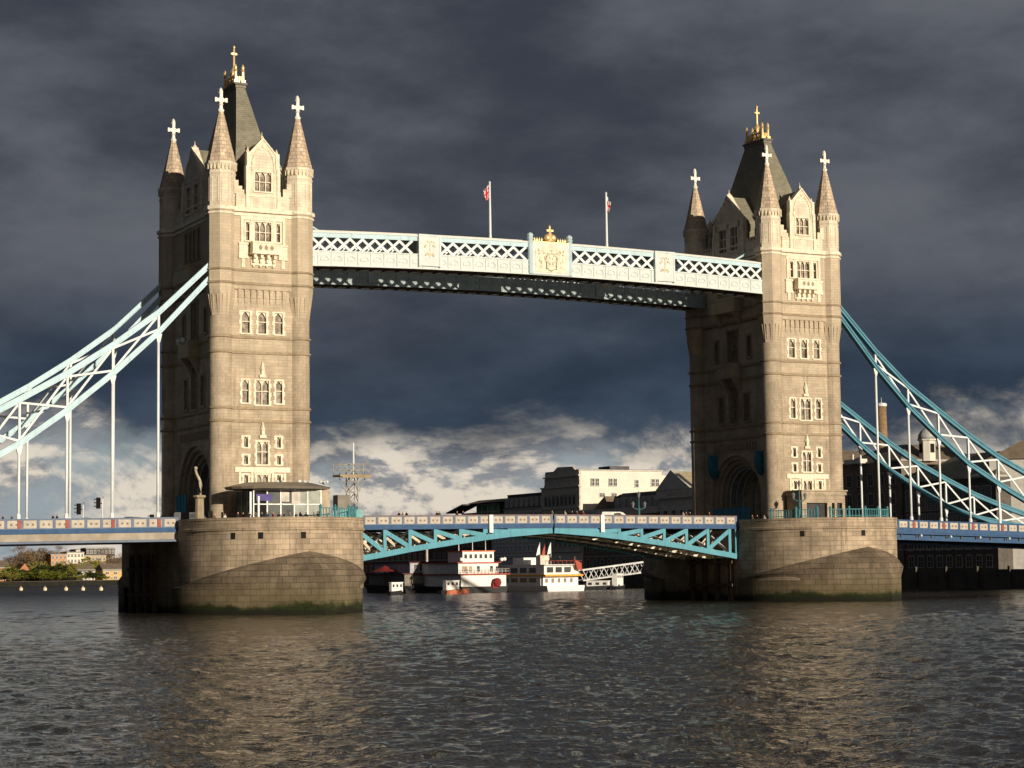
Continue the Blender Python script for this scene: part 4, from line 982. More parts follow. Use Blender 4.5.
wins(t, 'x', XF, rows(301, 351, 12, (4.5, 8.0)), 1.3, 1.7, WFR)
# lower block with a lit brown roof, dormers, then pedimented block
t = house('wharf_building', XF, 150, 170.5, 207.5, 18.2, BRICK, 'long low wharf block with brown roof, row of grey dormers and pale parapet band', rm=ROOFD)
b = MB(); b.box(127.3, 128.2, 170.5, 207.8, 17.9, 19.6); b.build('parapet', GREYW, t)
b = MB(); b.prismz([(18.6, 129.4), (18.6, 150), (23.6, 145), (23.6, 133)], 174, 196); b.poly([(129.4, 196, 18.6), (133, 196, 23.6), (145, 196, 23.6), (150, 196, 18.6)]) ; b.build('roof', ROOFD, t)
b = MB(); b.poly([(129.5, 206.5, 19.0), (149, 206.5, 19.0), (146, 197, 23.4), (133, 197, 23.4)][::-1]); b.poly([(129.5, 190, 19.0), (146, 190, 24), (146, 205, 24), (129.5, 205, 19)]) if False else None; b.prism([(196, 18.7), (207, 18.7), (199, 23.0)], 0, 129.5, 148); b.build('hipped_end', ROOFB, t)
for i in range(7):
    y = 174.5+i*3.1; d = MB(); d.box(129.6, 132.5, y-.8, y+.8, 19.2, 22.0); d.box(129.4, 132.9, y-1, y+1, 22.0, 22.3); d.build('dormer', GREYW, t)
wins(t, 'x', 129.58, [(174.5+i*3.1, 19.7) for i in range(7)], .95, 1.7, WFR, mat('pane_mid', (.36, .40, .42), .5))
wins(t, 'x', XF, rows(171, 207, 10, (5, 9.0, 13.2)), 1.4, 1.9, WFRD)
t = house('wharf_building', XF, 150, 146, 170, 21.4, GREYW, 'grey wharf block with a pointed pediment on its roofline, beside the far tower', rm=ROOFD, side=GREYW)
b = MB(); b.prism([(154.5, 23.2), (170.2, 23.2), (163.2, 27.9)], 0, 127.0, 128.4); b.prism([(146, 21.6), (170.3, 21.6), (170.3, 23.4), (146, 23.4)], 0, 127.2, 128.2); b.build('pediment', GREYW, t)
b = MB(); b.prism([(156, 23.4), (169, 23.4), (163.2, 27.6)], 0, 128.4, 137); b.build('lit_roof', mat('pale_roof', (.42, .37, .26), .8, var=.15), t)
b = MB(); b.box(126.9, 127.3, 145.8, 170.4, 21.2, 21.6); b.box(126.9, 127.2, 145.8, 170.4, 18.2, 18.5); b.build('cornice_band', WFR, t)
lettering('BUTLERS WHARF', 160.5, 21.85, 1.1, 127.12, t, mat('letter_grey', (.62, .60, .54), .8))
wins(t, 'x', XF, rows(147, 169, 6, (5, 9, 13, 16.4)), 1.5, 1.9, WFR)
t = house('wharf_building', XF, 150, 98, 145.5, 20, BRICK, 'dark brick wharf building hidden for the most part by the far tower', roof='hip', rm=ROOFD)
wins(t, 'x', XF, rows(99, 145, 12, (5, 9, 13, 16.6)), 1.4, 1.9, WFRD)
# right of the far tower
t = house('brewery_building', XF, 150, 77.5, 97, 25.5, BRICK, 'tall dark brick building with a small white canopy, just right of the far tower', roof='hip', rm=ROOFB, rh=3.4)
b = MB(); b.box(126.6, 128, 88.5, 94.5, 25.6, 26.5); b.box(127.0, 127.3, 92, 92.3, 26.5, 27.6); b.build('canopy', mat('white_canopy', (.7, .68, .6), .6), t)
wins(t, 'x', XF, rows(78.5, 96.5, 5, (5, 9, 13, 17, 21)), 1.5, 2.2, WFRD)
t = empty('chimney_stack', (137, 95, 24), 'round yellow brick chimney stack with white cap, right of the far tower', 'chimney', None)
b = MB(); b.lathe(137.2, 95, [(1.25, 22), (1.0, 38.2)], 16, smooth=True); b.build('shaft', mat('chimney_brick', (.28, .19, .11), .9, var=.15, brick=(.6, .3, .03, .1, .8)), t)
b = MB(); b.lathe(137.2, 95, [(1.12, 38.1), (1.15, 38.6), (.9, 38.8)], 16); b.lathe(137.2, 95, [(.08, 38.8), (.04, 40.0)], 5); b.build('cap', WHITE, t)
t = house('glazed_warehouse', XF, 152, 49.5, 77, 21.0, mat('charcoal_brick', (.11, .10, .09), .9, var=.2, streak=.3), 'broad dark warehouse with tall many-paned windows behind the right-hand hangers', roof='hip', rm=mat('roof_olive', (.24, .23, .18), .8, var=.15), rh=5)
wins(t, 'x', XF, rows(50.5, 76.5, 8, (10.6, 15.4)), 2.5, 3.9, WFRD, mat('pane_blue', (.14, .16, .18), .5), bars=2); wins(t, 'x', XF, rows(50.5, 76.5, 9, (4.2, 7.6)), 1.5, 2.0, WFRD)
t = empty('cupola', (134.8, 77.5, 26), 'white cupola with pale grey dome and lantern window above the dark roofs', 'cupola')
b = MB(); b.lathe(134.8, 77.5, [(1.7, 25.5), (1.7, 29.6), (2.05, 29.7), (2.05, 29.95), (1.7, 30.0)], 8, math.pi/8); b.build('drum', CREAMW, t)
b = MB(); b.lathe(134.8, 77.5, [(1.9, 29.95), (1.75, 30.9), (1.25, 31.7), (.4, 32.2), (.08, 32.8)], 16, smooth=True); b.build('dome', mat('lead_dome', (.35, .37, .38), .5), t)
b = MB(); b.box(134.3, 135.3, 75.85, 76.0, 27.2, 29.0); b.build('opening', DARK, t); b = MB(); b.box(133.1, 133.25, 77.0, 78.0, 27.2, 29.0); b.build('opening', DARK, t)
t = empty('gabled_house', (142, 45, 2.9), 'pale rendered house with brown gabled roof at the right edge', 'house', 'buildings on the south bank')
b = MB(); b.prism([(129, 52.3), (139, 41.5), (154, 56), (144, 66)][::-1] if False else [(129, 52.3), (139, 41.5), (154, 56), (144, 66)], 2, 2.9, 24.6); b.build('wall', mat('pale_render', (.55, .54, .51), .85, var=.1, streak=.3), t)
b = MB(); rp = [(128.2, 52.4, 24.4), (139, 40.6, 24.4), (155, 56, 24.4), (144, 67, 24.4)]; rg0, rg1 = (133.6, 46.4, 28.4), (149.5, 61.5, 28.4)
b.poly([rp[1], rp[2], rg1, rg0]); b.poly([rp[3], rp[0], rg0, rg1]); b.poly([rp[0], rp[1], rg0]); b.poly([rp[2], rp[3], rg1]); b.poly(rp); b.build('roof', ROOFB, t)
t = empty('lift_tower', (150, 43, 2.9), 'dark lattice lift tower above the brown roof at the right edge', 'tower')
b = MB(); b.box(147, 152, 40, 46, 2.9, 33.6)
for z in (30.2, 32, 33.8, 35.2): b.box(146.6, 152.4, 39.6, 46.4, z, z+.2)
for x in (146.8, 148.4, 150.2, 152.2): b.box(x-.1, x+.1, 39.6, 39.8, 30, 35.4)
b.build('shaft', mat('tower_dark', (.04, .045, .045), .8), t)
# roofs further behind, right
for i, (u0, u1, vt, m_) in enumerate(((842, 905, 452, ROOFB), (936, 1000, 468, ROOFD))):
    a = P(u0, vt, 1, 140); b_ = P(u1, vt, 1, 140)
    t = house('rear_building', a[0], b_[0], 140, 156, a[2]-3, mat('rear_brick_%d' % i, (.16, .13, .10), .9, var=.2), ('brown-roofed' if i == 0 else 'grey-roofed')+' building half hidden behind the waterfront blocks, '+('beside the chimney stack' if i == 0 else 'right of the white cupola'), roof='gable', rm=m_, ridge='x')

# ------------------------------------------------------------------ kiosk, shelter, scaffold, lamps and other things on the piers
t = empty('glass_kiosk', (-40, -15.5, 10.2), 'glass-walled kiosk with wide curved metal canopy at the foot of the left tower', 'kiosk')
KY0, KY1, KX0, KX1 = -18.4, -12.4, -45.2, -36.6
f = MB()
for x in np.linspace(KX0, KX1, 6): f.box(x-.07, x+.07, KY0-.07, KY0+.07, 10.2, 14.7)
for z in (10.9, 12.9, 14.6): f.box(KX0, KX1, KY0-.05, KY0+.05, z-.06, z+.06)
for y in (-16.5, -14.5): f.box(KX0-.06, KX0+.06, y-.06, y+.06, 10.2, 14.7)
f.build('frame', mat('pale_metal', (.5, .5, .48), .4, metal=.3), t)
gl = mat('kiosk_glass', (.035, .045, .045), .4, var=.8, scale=.6, spec=.25)
xs_ = np.linspace(KX0, KX1, 6)
for i in range(5):
    b = MB(); b.box(xs_[i]+.08, xs_[i+1]-.08, KY0-.02, KY0+.02, 10.25, 14.55)
    b.build('glass_panel', (DARK, gl, gl, mat('green_grey_panel', (.26, .29, .26), .4), mat('green_grey_panel', (.26, .29, .26), .4))[i], t)
b = MB(); b.box(KX0+.02, KX0+.08, KY0, KY1, 10.2, 14.6); b.build('side_glass', gl, t)
b = MB(); b.box(KX0+.1, KX1, KY1-.1, KY1, 10.2, 14.6); b.box(KX1, KX1+1.3, KY0+.2, KY1, 10.2, 14.75); b.build('stone_end', mat('kiosk_stone', (.42, .36, .27), .85), t)
b = MB(); b.box(KX0+.3, KX0+2.3, KY0-.12, KY0-.06, 13.3, 14.1); b.build('purple_sign', mat('purple_sign', (.05, .035, .22), .5), t)
b = MB(); b.box(-41.7, -40.7, KY0-.12, KY0-.05, 13.2, 14.4); b.box(-40.4, -39.3, KY0-.12, KY0-.05, 12.9, 14.5); b.build('poster', mat('pale_poster', (.5, .48, .44), .6), t)
b = MB()
for (x, h) in ((-44.8, 14.2), (-44.2, 14.7), (-46.4, 13.9)): b.box(x-.1, x+.1, -20.3, -20.1, 10.2, h)
b.build('menu_board', WHITE, t) if False else None
n_ = 22; b = MB(); top = []; bot = []
for k in range(n_):
    an = 2*math.pi*k/n_; cx_, cy_ = -41.3+6.6*math.cos(an), -16.2+4.6*math.sin(an)
    top.append((-41.3+4.2*math.cos(an), -16.2+2.6*math.sin(an), 15.55)); bot.append((cx_, cy_, 15.0))
for k in range(n_):
    k2 = (k+1) % n_; b.poly([bot[k], bot[k2], top[k2], top[k]]); b.poly([bot[k2], bot[k], (bot[k][0]*.97-41.3*.03, bot[k][1]*.97-16.2*.03, 14.72), (bot[k2][0]*.97-41.3*.03, bot[k2][1]*.97-16.2*.03, 14.72)])
b.poly(top); b.poly([(p[0]*.97-41.3*.03, p[1]*.97-16.2*.03, 14.72) for p in bot][::-1]); b.build('canopy', mat('canopy_metal', (.26, .23, .19), .45, metal=.3, var=.1), t)
b = MB(); rg = random.Random(4)
for k in range(13): b.sph(-42.5+rg.uniform(0, 9), -14.5+rg.uniform(-1.2, 1.4), 15.75, rg.uniform(.14, .3), 6, 4)
b.build('roof_clutter', CREAMP, t)
for i, x in enumerate((-46.2, -45.2)):
    b = MB(); b.box(x-.12, x+.12, -20.2, -20.0, 10.2, 14.3-.5*i); tag(b.build('white_post', WHITE), ('taller' if i == 0 else 'shorter')+' slim white post standing left of the glass kiosk', 'post', 'white posts by the kiosk')
# stone gatehouse at the far tower
t = empty('stone_shelter', (40.8, -13, 10.2), 'small stone shelter with flat cornice and dark openings at the foot of the right tower', 'shelter')
b = MB(); T = lambda u, d, z: (40.7+u, -14.6-d, z)
wallgrid(b, -3.7, 3.7, 10.2, 14.6, [(-2.9, .6, 11.2, 13.5), (1.4, 1.9, 10.9, 13.5), (2.3, 3.2, 10.9, 13.5)], rec=.5)
b2 = MB(T); b2.v = []; wallgrid(b2, -3.7, 3.7, 10.2, 14.6, [(-2.9, .6, 11.2, 13.5), (1.4, 1.9, 10.9, 13.5), (2.3, 3.2, 10.9, 13.5)], rec=.5)
b2.poly([(-3.7, 0, 10.2), (-3.7, 0, 14.6), (-3.7, -3.6, 14.6), (-3.7, -3.6, 10.2)]); b2.poly([(3.7, 0, 10.2), (3.7, -3.6, 10.2), (3.7, -3.6, 14.6), (3.7, 0, 14.6)]); b2.build('wall', STONE, t)
b = MB(); b.box(36.8, 44.6, -14.8, -11, 14.6, 14.95); b.box(36.7, 44.7, -14.9, -11, 15.1, 15.3); b.box(36.9, 44.5, -14.7, -11, 14.95, 15.1); b.build('cornice', STONE, t)
b = MB(); b.box(37.2, 44.2, -14.08, -14.02, 10.3, 14); b.build('dark_glazing', WPANE, t)
# railings
def railing(pts, label, zt_=12.35):
    t = empty('railing', (*pts[0], 11.2), label, 'railing', 'teal railings on the pier terraces')
    b = MB(); p3 = [Vector((x, y, zt_)) for x, y in pts]
    for a, c in zip(p3[:-1], p3[1:]):
        b.bar(a, c, .1, .1); b.bar(a-Vector((0,0,.85)), c-Vector((0,0,.85)), .08, .08)
        n_ = max(2, int((c-a).length/.42))
        for k in range(n_): q = a.lerp(c, k/n_); b.box(q.x-.045, q.x+.045, q.y-.045, q.y+.045, 11.2, zt_)
    b.build('bars', mat('rail_teal', (.06, .22, .26), .8), t)
    b = MB()
    for q in p3: b.lathe(q.x, q.y, [(.16, 10.9), (.16, 12.5), (.22, 12.55), (.05, 12.8)], 6)
    b.build('posts', mat('rail_teal', (.06, .22, .26), .8), t)
railing([(-38.6, -23.2), (-36.4, -22.4), (-34, -20.9), (-32.2, -18.6), (-31.0, -16.2), (-30.4, -13)], 'teal railing on the left pier, below the scaffold platform')
railing([(36.0, -22.4), (38.5, -23.3), (41, -23.6), (43.5, -23.2), (46, -22)], 'teal railing along the right pier in front of the stone shelter')
railing([(31.5, -15), (32.8, -19), (34.6, -21.4)], 'short teal railing on the near left curve of the right pier')
# scaffold with mast
t = empty('scaffold_platform', (-32, -15.8, 10.2), 'scaffold platform with tall white mast and boarded hut beside the left tower', 'scaffold')
b = MB(); sx0, sy0 = -31.6, -16.3
for dx in (-.55, .55):
    for dy in (-.55, .55): b.tube([(sx0+dx, sy0+dy, 10.2), (sx0+dx, sy0+dy, 17.0)], .07, 5)
for k in range(5):
    z = 10.6+k*1.3
    for dy in (-.55, .55): b.tube([(sx0-.55, sy0+dy, z), (sx0+.55, sy0+dy, z+1.2)], .05, 4); b.tube([(sx0-.55, sy0+dy, z), (sx0+.55, sy0+dy, z)], .05, 4)
    for dx in (-.55, .55): b.tube([(sx0+dx, sy0-.55, z), (sx0+dx, sy0+.55, z+1.2)], .05, 4)
for e in (-1, 1): b.tube([(sx0+e*.5, sy0, 13.8), (sx0+e*1.7, sy0, 16.2)], .06, 4)
b.build('lattice_leg', mat('scaffold_steel', (.40, .38, .33), .5), t)
b = MB(); b.box(sx0-2.1, sx0+2.1, sy0-1.2, sy0+1.2, 16.35, 16.6); b.box(sx0-1.8, sx0+1.9, sy0-1.25, sy0-1.1, 16.2, 16.35); b.build('deck_boards', TIMBER if False else mat('new_boards', (.30, .24, .16), .8), t)
b = MB()
for x in (-2.0, -1.2, -.4, .4, 1.2, 2.0):
    for y in (-1.15, 1.15): b.tube([(sx0+x, sy0+y, 16.6), (sx0+x, sy0+y, 18.1)], .045, 4)
for z in (17.2, 17.9):
    for y in (-1.15, 1.15): b.tube([(sx0-2.1, sy0+y, z), (sx0+2.1, sy0+y, z)], .045, 4)
b.build('guard_rail', mat('scaffold_steel', (.40, .38, .33), .5), t)
b = MB(); b.lathe(sx0+.2, sy0, [(.14, 16.6), (.09, 20.4), (.02, 20.6)], 6); b.build('mast', WHITE, t)
b = MB(); b.box(sx0-2.3, sx0-.65, sy0-.9, sy0+.6, 12.3, 14.1); b.build('hut', mat('hut_grey', (.22, .20, .17), .7), t)
b = MB(); b.box(sx0-2.3, sx0+.9, sy0-1.1, sy0-1.0, 11.3, 12.3); b.build('teal_sheeting', mat('sheet_teal', (.16, .38, .38), .6), t)
# pale leaning figure-like post on pedestal
t = empty('curved_post', (-50.2, -13.2, 10.2), 'pale bent post on a stone pedestal in front of the left tower arch', 'post')
b = MB(); b.lathe(-50.1, -13.2, [(.75, 10.2), (.7, 10.6), (.58, 10.7), (.52, 13.7), (.78, 13.9), (.78, 14.1), (.4, 14.15)], 8); b.build('pedestal', mat('pedestal_stone', (.34, .28, .2), .85, streak=.3), t)
b = MB(); b.tube([(-50.0, -13.2, 14.1), (-49.95, -13.2, 15.2), (-50.1, -13.2, 15.9), (-50.5, -13.2, 16.7), (-50.65, -13.2, 17.2)], .22, 7, .15); b.sph(-50.6, -13.2, 17.35, .24, 7, 5); b.build('bent_arm', mat('bronze_pale', (.42, .38, .30), .8, var=.3, scale=2), t)
# lamps
def lamp(x, y, zb, h, label):
    t = empty('street_lamp', (x, y, zb), label, 'street lamp', 'teal lamp posts'); m_ = mat('lamp_teal', (.05, .13, .15), .8)
    b = MB(); b.lathe(x, y, [(.38, zb), (.34, zb+.6), (.2, zb+.8), (.16, zb+h*.55), (.24, zb+h*.58), (.1, zb+h*.62), (.08, zb+h*.92)], 8); b.tube([(x-1.0, y, zb+h*.62), (x-.4, y, zb+h*.58), (x+.4, y, zb+h*.58), (x+1.0, y, zb+h*.62)], .07, 5); b.build('post', m_, t)
    for dx, dz in ((-1.0, .62), (0, .9), (1.0, .62)):
        l = MB(); l.lathe(x+dx, y, [(.1, zb+h*dz), (.26, zb+h*dz+.55), (.3, zb+h*dz+.6), (.05, zb+h*dz+.95)], 6); l.build('lantern', mat('lamp_glass', (.16, .18, .18), .5), t)
lamp(35.2, -16.5, 10.2, 6.0, 'teal three-armed lamp post standing left of the stone shelter on the right pier')
lamp(24.5, 8.6, 10.3, 5.2, 'teal three-armed lamp post on the right lifting leaf, against the wharf roofs')
# blue hoardings in the portals, blue covered bosses on the far tower
for (x, y0, y1, z1, lab) in ((-46.95, 1.2, 5.4, 14.8, 'tall blue hoarding at the foot of the shaded left tower arch'), (34.7, -5.2, 4.2, 13.2, 'long blue hoarding closing the foot of the right tower arch')):
    t = empty('hoarding', (x, (y0+y1)/2, 10.3), lab, 'hoarding', 'blue hoardings in the tower arches'); b = MB(); b.box(x-.05, x+.05, y0, y1, 10.3, z1); b.build('panel', mat('hoarding_blue', (.03, .20, .32), .6, var=.1), t)
    b = MB(); 
    for y in np.arange(y0, y1+.1, 1.2): b.box(x-.12, x-.05, y-.06, y+.06, 10.3, z1+.05)
    b.build('battens', mat('batten_blue', (.05, .25, .36), .6), t)
for i, y in enumerate((5.6, -6.6)):
    b = MB(); x = 35.9; b.lathe(x, y, [(.1, 17.6), (.6, 18.0), (.95, 18.8), (1.0, 20.2), (.85, 21.0), (.7, 21.2)], 8, sy=1.1)
    tag(b.build('wrapped_lantern', mat('tarpaulin_blue', (.03, .17, .26), .7, var=.3, scale=1.5)), ('blue wrapped bracket above the left shoulder of the right tower arch' if i == 0 else 'blue wrapped bracket above the right shoulder of the right tower arch'), 'wrapped lantern', 'blue wrapped brackets')
# floodlights on the left tower balcony
for i, y in enumerate((.9, -.9)):
    b = MB(); b.lathe(-48.2, y, [(.1, 33.95), (.28, 34.1), (.3, 34.5), (.12, 34.6)], 8); tag(b.build('floodlight', WHITE), ('left' if i == 0 else 'right')+' one of the two small white floodlights on the shaded left tower balcony', 'floodlight', 'floodlights on the tower balcony')
# traffic lights
def tlight(x, y, lab, h=3.9):
    z = zt(x)-1.3; t = empty('traffic_light', (x, y, z), lab, 'traffic light', 'traffic lights on the left approach')
    b = MB(); b.lathe(x, y, [(.07, z), (.06, z+h)], 6); b.tube([(x, y, z+h), (x+.15, y, z+h+.2), (x-.1, y, z+h+.25)], .04, 4); b.build('post', STEEL, t)
    b = MB(); b.box(x-.75, x-.3, y-.2, y+.2, z+h-1.2, z+h+.15); b.box(x-.3, x, y-.05, y+.05, z+h-.6, z+h-.5); ho = b.build('signal_head', BLACKM, t)
    for k in range(3): v_ = MB(); zz_ = z+h-.1-k*.43; v_.prism([(y-.17, zz_), (y+.17, zz_), (y+.14, zz_+.1), (y-.14, zz_+.1)], 0, x-1.05, x-.7); v_.build('visor', BLACKM, ho)
tlight(P(83, 515, 1, -3)[0], -3, 'lower black traffic light standing on the approach road, left one of two', 3.2)
tlight(P(102.5, 515, 1, -3)[0], -3, 'taller black traffic light on the approach road, nearer the left tower', 3.9)
tlight(P(156, 515, 1, 2)[0], 2, 'black signal head seen low against the shaded corner of the left tower', 1.9)

# ------------------------------------------------------------------ vehicles
def car(x, y, lab, paint, L_=4.4, H_=1.5, van=False, grp='cars on the left approach'):
    z = zt(x)-1.3 if abs(x) > 51.6 or abs(x) < 30 else 10.2
    t = empty('parked_car' if False else ('van' if van else 'car'), (x, y, z), lab, 'van' if van else 'car', grp)
    b = MB()
    if van: prof = [(-L_/2, .4), (L_/2, .4), (L_/2, 1.0), (L_/2-.35, 1.2), (L_/2-1.1, H_-.1), (L_/2-1.6, H_), (-L_/2+.1, H_), (-L_/2, H_-.2)]
    else: prof = [(-L_/2, .35), (L_/2, .35), (L_/2, .75), (L_/2-.9, .92), (L_/2-1.6, H_-.08), (-L_/2+1.5, H_), (-L_/2+.4, 1.0), (-L_/2, .9)]
    b.prismz([(z+q_, x+p) for p, q_ in prof], y-.85, y+.85); b.build('body', paint, t)
    b = MB(); gz = [(L_/2-1.05, 1.0 if not van else 1.3), (L_/2-1.62, H_-.14), (-L_/2+1.5, H_-.1) if not van else (L_/2-2.6, H_-.2), (-L_/2+.75, 1.0) if not van else (L_/2-2.6, 1.3)]
    b.prismz([(z+q_, x+p) for p, q_ in gz], y-.87, y+.87); b.build('side_window', WPANE, t)
    for dx in (-L_/2+.8, L_/2-.8):
        for dy in (-.8, .8):
            w_ = MB()
            w_.v = [(x+dx+.33*math.cos(a), y+dy+o, z+.33+.33*math.sin(a)) for o in (-.1, .1) for a in [2*math.pi*k/12 for k in range(12)]]
            w_.f = [list(range(12)), list(range(23, 11, -1))]+[[k, (k+1) % 12, 12+(k+1) % 12, 12+k] for k in range(12)]; w_.build('wheel', BLACKM, t)
    return t
CARD = mat('car_dark', (.02, .02, .024), .7, spec=.1); CARG = mat('car_grey', (.10, .11, .12), .7, spec=.1)
car(P(90, 518, 1, -5)[0], -5, 'dark car roof showing above the left parapet, below the traffic lights', CARD, H_=1.55)
car(P(134, 518, 1, -5)[0], -5, 'dark car roof showing above the left parapet, nearest the left tower', CARD, L_=4.8, H_=1.6)
car(P(30, 520, 1, -5)[0], -5, 'dark car roof above the parapet near the left edge', CARD)
car(P(190, 515, 1, -8.5)[0], -8.5, 'grey van standing before the left tower arch', CARG, 4.6, 2.0, True)
v_ = car(P(613, 515, 1, -5)[0], -5, 'white van crossing the right lifting leaf', mat('van_white', (.62, .64, .62), .7), 4.5, 1.95, True)

# ------------------------------------------------------------------ people (one continuous skinned body each)
def person_mesh(name, pose, coat, legs, hair=True):
    v, e, r = [], [], []
    def add(p, rad, par=None):
        v.append(p); r.append(rad)
        if par is not None: e.append((par, len(v)-1))
        return len(v)-1
    st = .18 if pose == 'walk' else .06
    pv = add((0, 0, .95), .15); wa = add((0, 0, 1.12), .13, pv); ch = add((0, 0, 1.33), .17, wa); nk = add((0, .0, 1.5), .062, ch); hd = add((0, -.02, 1.60), .10, nk); add((0, -.015, 1.70), .085, hd)
    for s_ in (-1, 1):
        hp = add((s_*.10, 0, .88), .10, pv); kn = add((s_*.11, -st*s_, .50), .068, hp); an = add((s_*.11, -st*s_*.6+.03, .09), .045, kn); add((s_*.12, -st*s_*.6-.14, .04), .04, an)
        sh = add((s_*.20, 0, 1.42), .065, ch); el = add((s_*.26, st*s_*.6, 1.15), .05, sh)
        if pose == 'lean': wr = add((s_*.2, -.26, 1.1), .035, el)
        else: wr = add((s_*.25, st*s_-.06, .90), .035, el)
        add((wr and v[wr][0], v[wr][1]-.03, v[wr][2]-.09), .03, wr)
    me = bpy.data.meshes.new(name); me.from_pydata(v, e, []); o = bpy.data.objects.new(name, me); col.objects.link(o)
    m_ = o.modifiers.new('skin', 'SKIN'); 
    for i, s_ in enumerate(me.skin_vertices[0].data): s_.radius = (r[i], r[i]*.8); s_.use_root = i == 0
    o.modifiers.new('sub', 'SUBSURF').levels = 1
    dg = bpy.context.evaluated_depsgraph_get(); out = bpy.data.meshes.new_from_object(o.evaluated_get(dg)); bpy.data.objects.remove(o)
    for m in (mat('skin', (.45, .28, .2), .6), coat, legs, mat('dark_hair', (.03, .02, .015), .7)): out.materials.append(m)
    for p in out.polygons:
        c = p.center; p.use_smooth = True
        p.material_index = (3 if (c.z > 1.67 or (c.y > .03 and c.z > 1.56)) else 0 if c.z > 1.49 else 1 if c.z > .86 and abs(c.x) < .5 else 2)
        if c.z < .93 and abs(c.x) > .2: p.material_index = 0
    return out
COATS = [('black', (.02, .02, .022)), ('red', (.35, .04, .03)), ('navy', (.03, .04, .09)), ('white', (.65, .63, .58)), ('brown', (.14, .09, .05)), ('grey', (.18, .18, .18))]
PM = {}
for nm, c in COATS:
    for pose in ('stand', 'walk', 'lean'): PM[nm, pose] = person_mesh('person', pose, mat('coat_'+nm, c, .8), mat('trousers', (.03, .03, .04), .8))
def person(x, y, z, nm, pose, rot, lab, grp):
    o = bpy.data.objects.new('person', PM[nm, pose]); col.objects.link(o); o.location = (x, y, z); o.rotation_euler = (0, 0, rot); tag(o, lab, 'person', grp)
spots = [(238,'black'),(243,'red'),(249,'black'),(256,'brown'),(262,'black'),(267,'navy'),(273,'red'),(279,'black'),(284,'black'),(290,'grey'),(296,'black'),(301,'navy'),(306,'black'),(314,'white'),(318,'black')]
cnt = {}
for i, (u, nm) in enumerate(spots):
    y = -20.6+.9*math.sin(i*2.1); x = P(u, 512, 1, y)[0]
    person(x, y, 10.2, nm, ('stand', 'walk', 'lean')[i % 3], i*1.3, 'visitor in %s behind the left pier wall by the kiosk, number %d from the left' % (nm, i+1) if False else 'person in %s in the kiosk crowd, %s' % (nm, ['leftmost of all','second from the left','third from the left','fourth from the left','fifth from the left','sixth from the left','seventh from the left','just left of the middle','in the middle','just right of the middle','fifth from the right','fourth from the right','third from the right','second from the right','rightmost of all'][i]), 'people by the kiosk')
for u, nm, lab in ((214, 'brown', 'person in brown in the shade between the bent post and the kiosk'), (225, 'white', 'person in white standing alone left of the kiosk posts')):
    person(P(u, 512, 1, -14.5)[0], -14.5, 10.2, nm, 'stand', .5, lab, 'people by the kiosk')
bs = [(399,'black','walking on the left leaf, nearest the left pier'),(403,'white','walking between two darker walkers on the left leaf'),(406.5,'black','on the left leaf, right of the walker in white'),(437,'black','walking on the left leaf, left one of a pair'),(439.5,'grey','walking on the left leaf, right one of a pair'),(457,'brown','alone on the left leaf, below the glass building'),(463,'navy','on the left leaf, in front of the green glass'),(552,'grey','just right of the joint between the leaves'),(565,'white','on the right leaf, left of the wharf gable'),(572,'black','on the right leaf, below the wharf gable'),(577,'brown','on the right leaf, below the sunlit cream wall'),(583,'red','on the right leaf, left of the white van'),(683,'white','on the right leaf, left one of three by the far pier'),(686,'brown','on the right leaf, middle one of three by the far pier'),(690,'black','on the right leaf, right one of three by the far pier'),(709,'brown','on the right leaf, closest to the far tower')]
for i, (u, nm, lab) in enumerate(bs):
    y = -8.6; x = P(u, 512, 1, y)[0]
    person(x, y, zt(x)-1.06, nm, 'walk', math.pi/2*(1 if i % 2 else -1), 'person in %s %s' % (nm, lab), 'people crossing the bridge')
for u, nm, lab in ((53, 'black', 'left one of two dark walkers on the left approach'), (57, 'navy', 'right one of two dark walkers on the left approach'), (3, 'brown', 'walker at the left edge of the approach road'), (12, 'grey', 'walker near the left edge, between chain hangers')):
    x = P(u, 516, 1, -8.6)[0]; person(x, -8.6, zt(x)-1.06, nm, 'walk', 1.5, 'person in %s, %s' % (nm, lab), 'people crossing the bridge')
for u, nm, lab in ((752, 'brown', 'at the left end of the right pier'), (757, 'black', 'beside the walker at the left end of the right pier'), (764, 'white', 'in front of the dark right arch')):
    x = P(u, 512, 1, -11.5)[0]; person(x, -11.5, 10.2, nm, 'walk', 1.5, 'person in %s %s' % (nm, lab), 'people on the right pier')

# ------------------------------------------------------------------ boats
def hull(mb, x, y0, y1, w_, h, z=-.3, bow=.25, n=16):
    """hull along Y, stern square at y0, pointed bow at y1"""
    L_ = y1-y0; secs = []
    for i in range(n+1):
        s = i/n; k = 1 if s < 1-bow else max(.02, max(0, math.cos((s-(1-bow))/bow*math.pi/2))**.7); sh = h*(1+.18*s*s)
        secs.append([(x-w_/2*k, y0+L_*s, z+sh), (x-w_/2*k*.92, y0+L_*s*.99, z), (x+w_/2*k*.92, y0+L_*s*.99, z), (x+w_/2*k, y0+L_*s, z+sh)])
    for a, b in zip(secs[:-1], secs[1:]):
        mb.poly([a[0], a[1], b[1], b[0]]); mb.poly([a[3], b[3], b[2], a[2]]); mb.poly([a[0], b[0], b[3], a[3]])
    mb.poly([secs[0][0], secs[0][3], secs[0][2], secs[0][1]])
BW = mat('boat_white', (.82, .82, .80), .7, var=.05); BGR = mat('boat_grey', (.80, .84, .88), .7, var=.1); BRD = mat('boat_red', (.42, .09, .06), .8); BBK = mat('boat_black', (.02, .022, .025), .6); ORG = mat('boat_orange', (.75, .36, .05), .6)
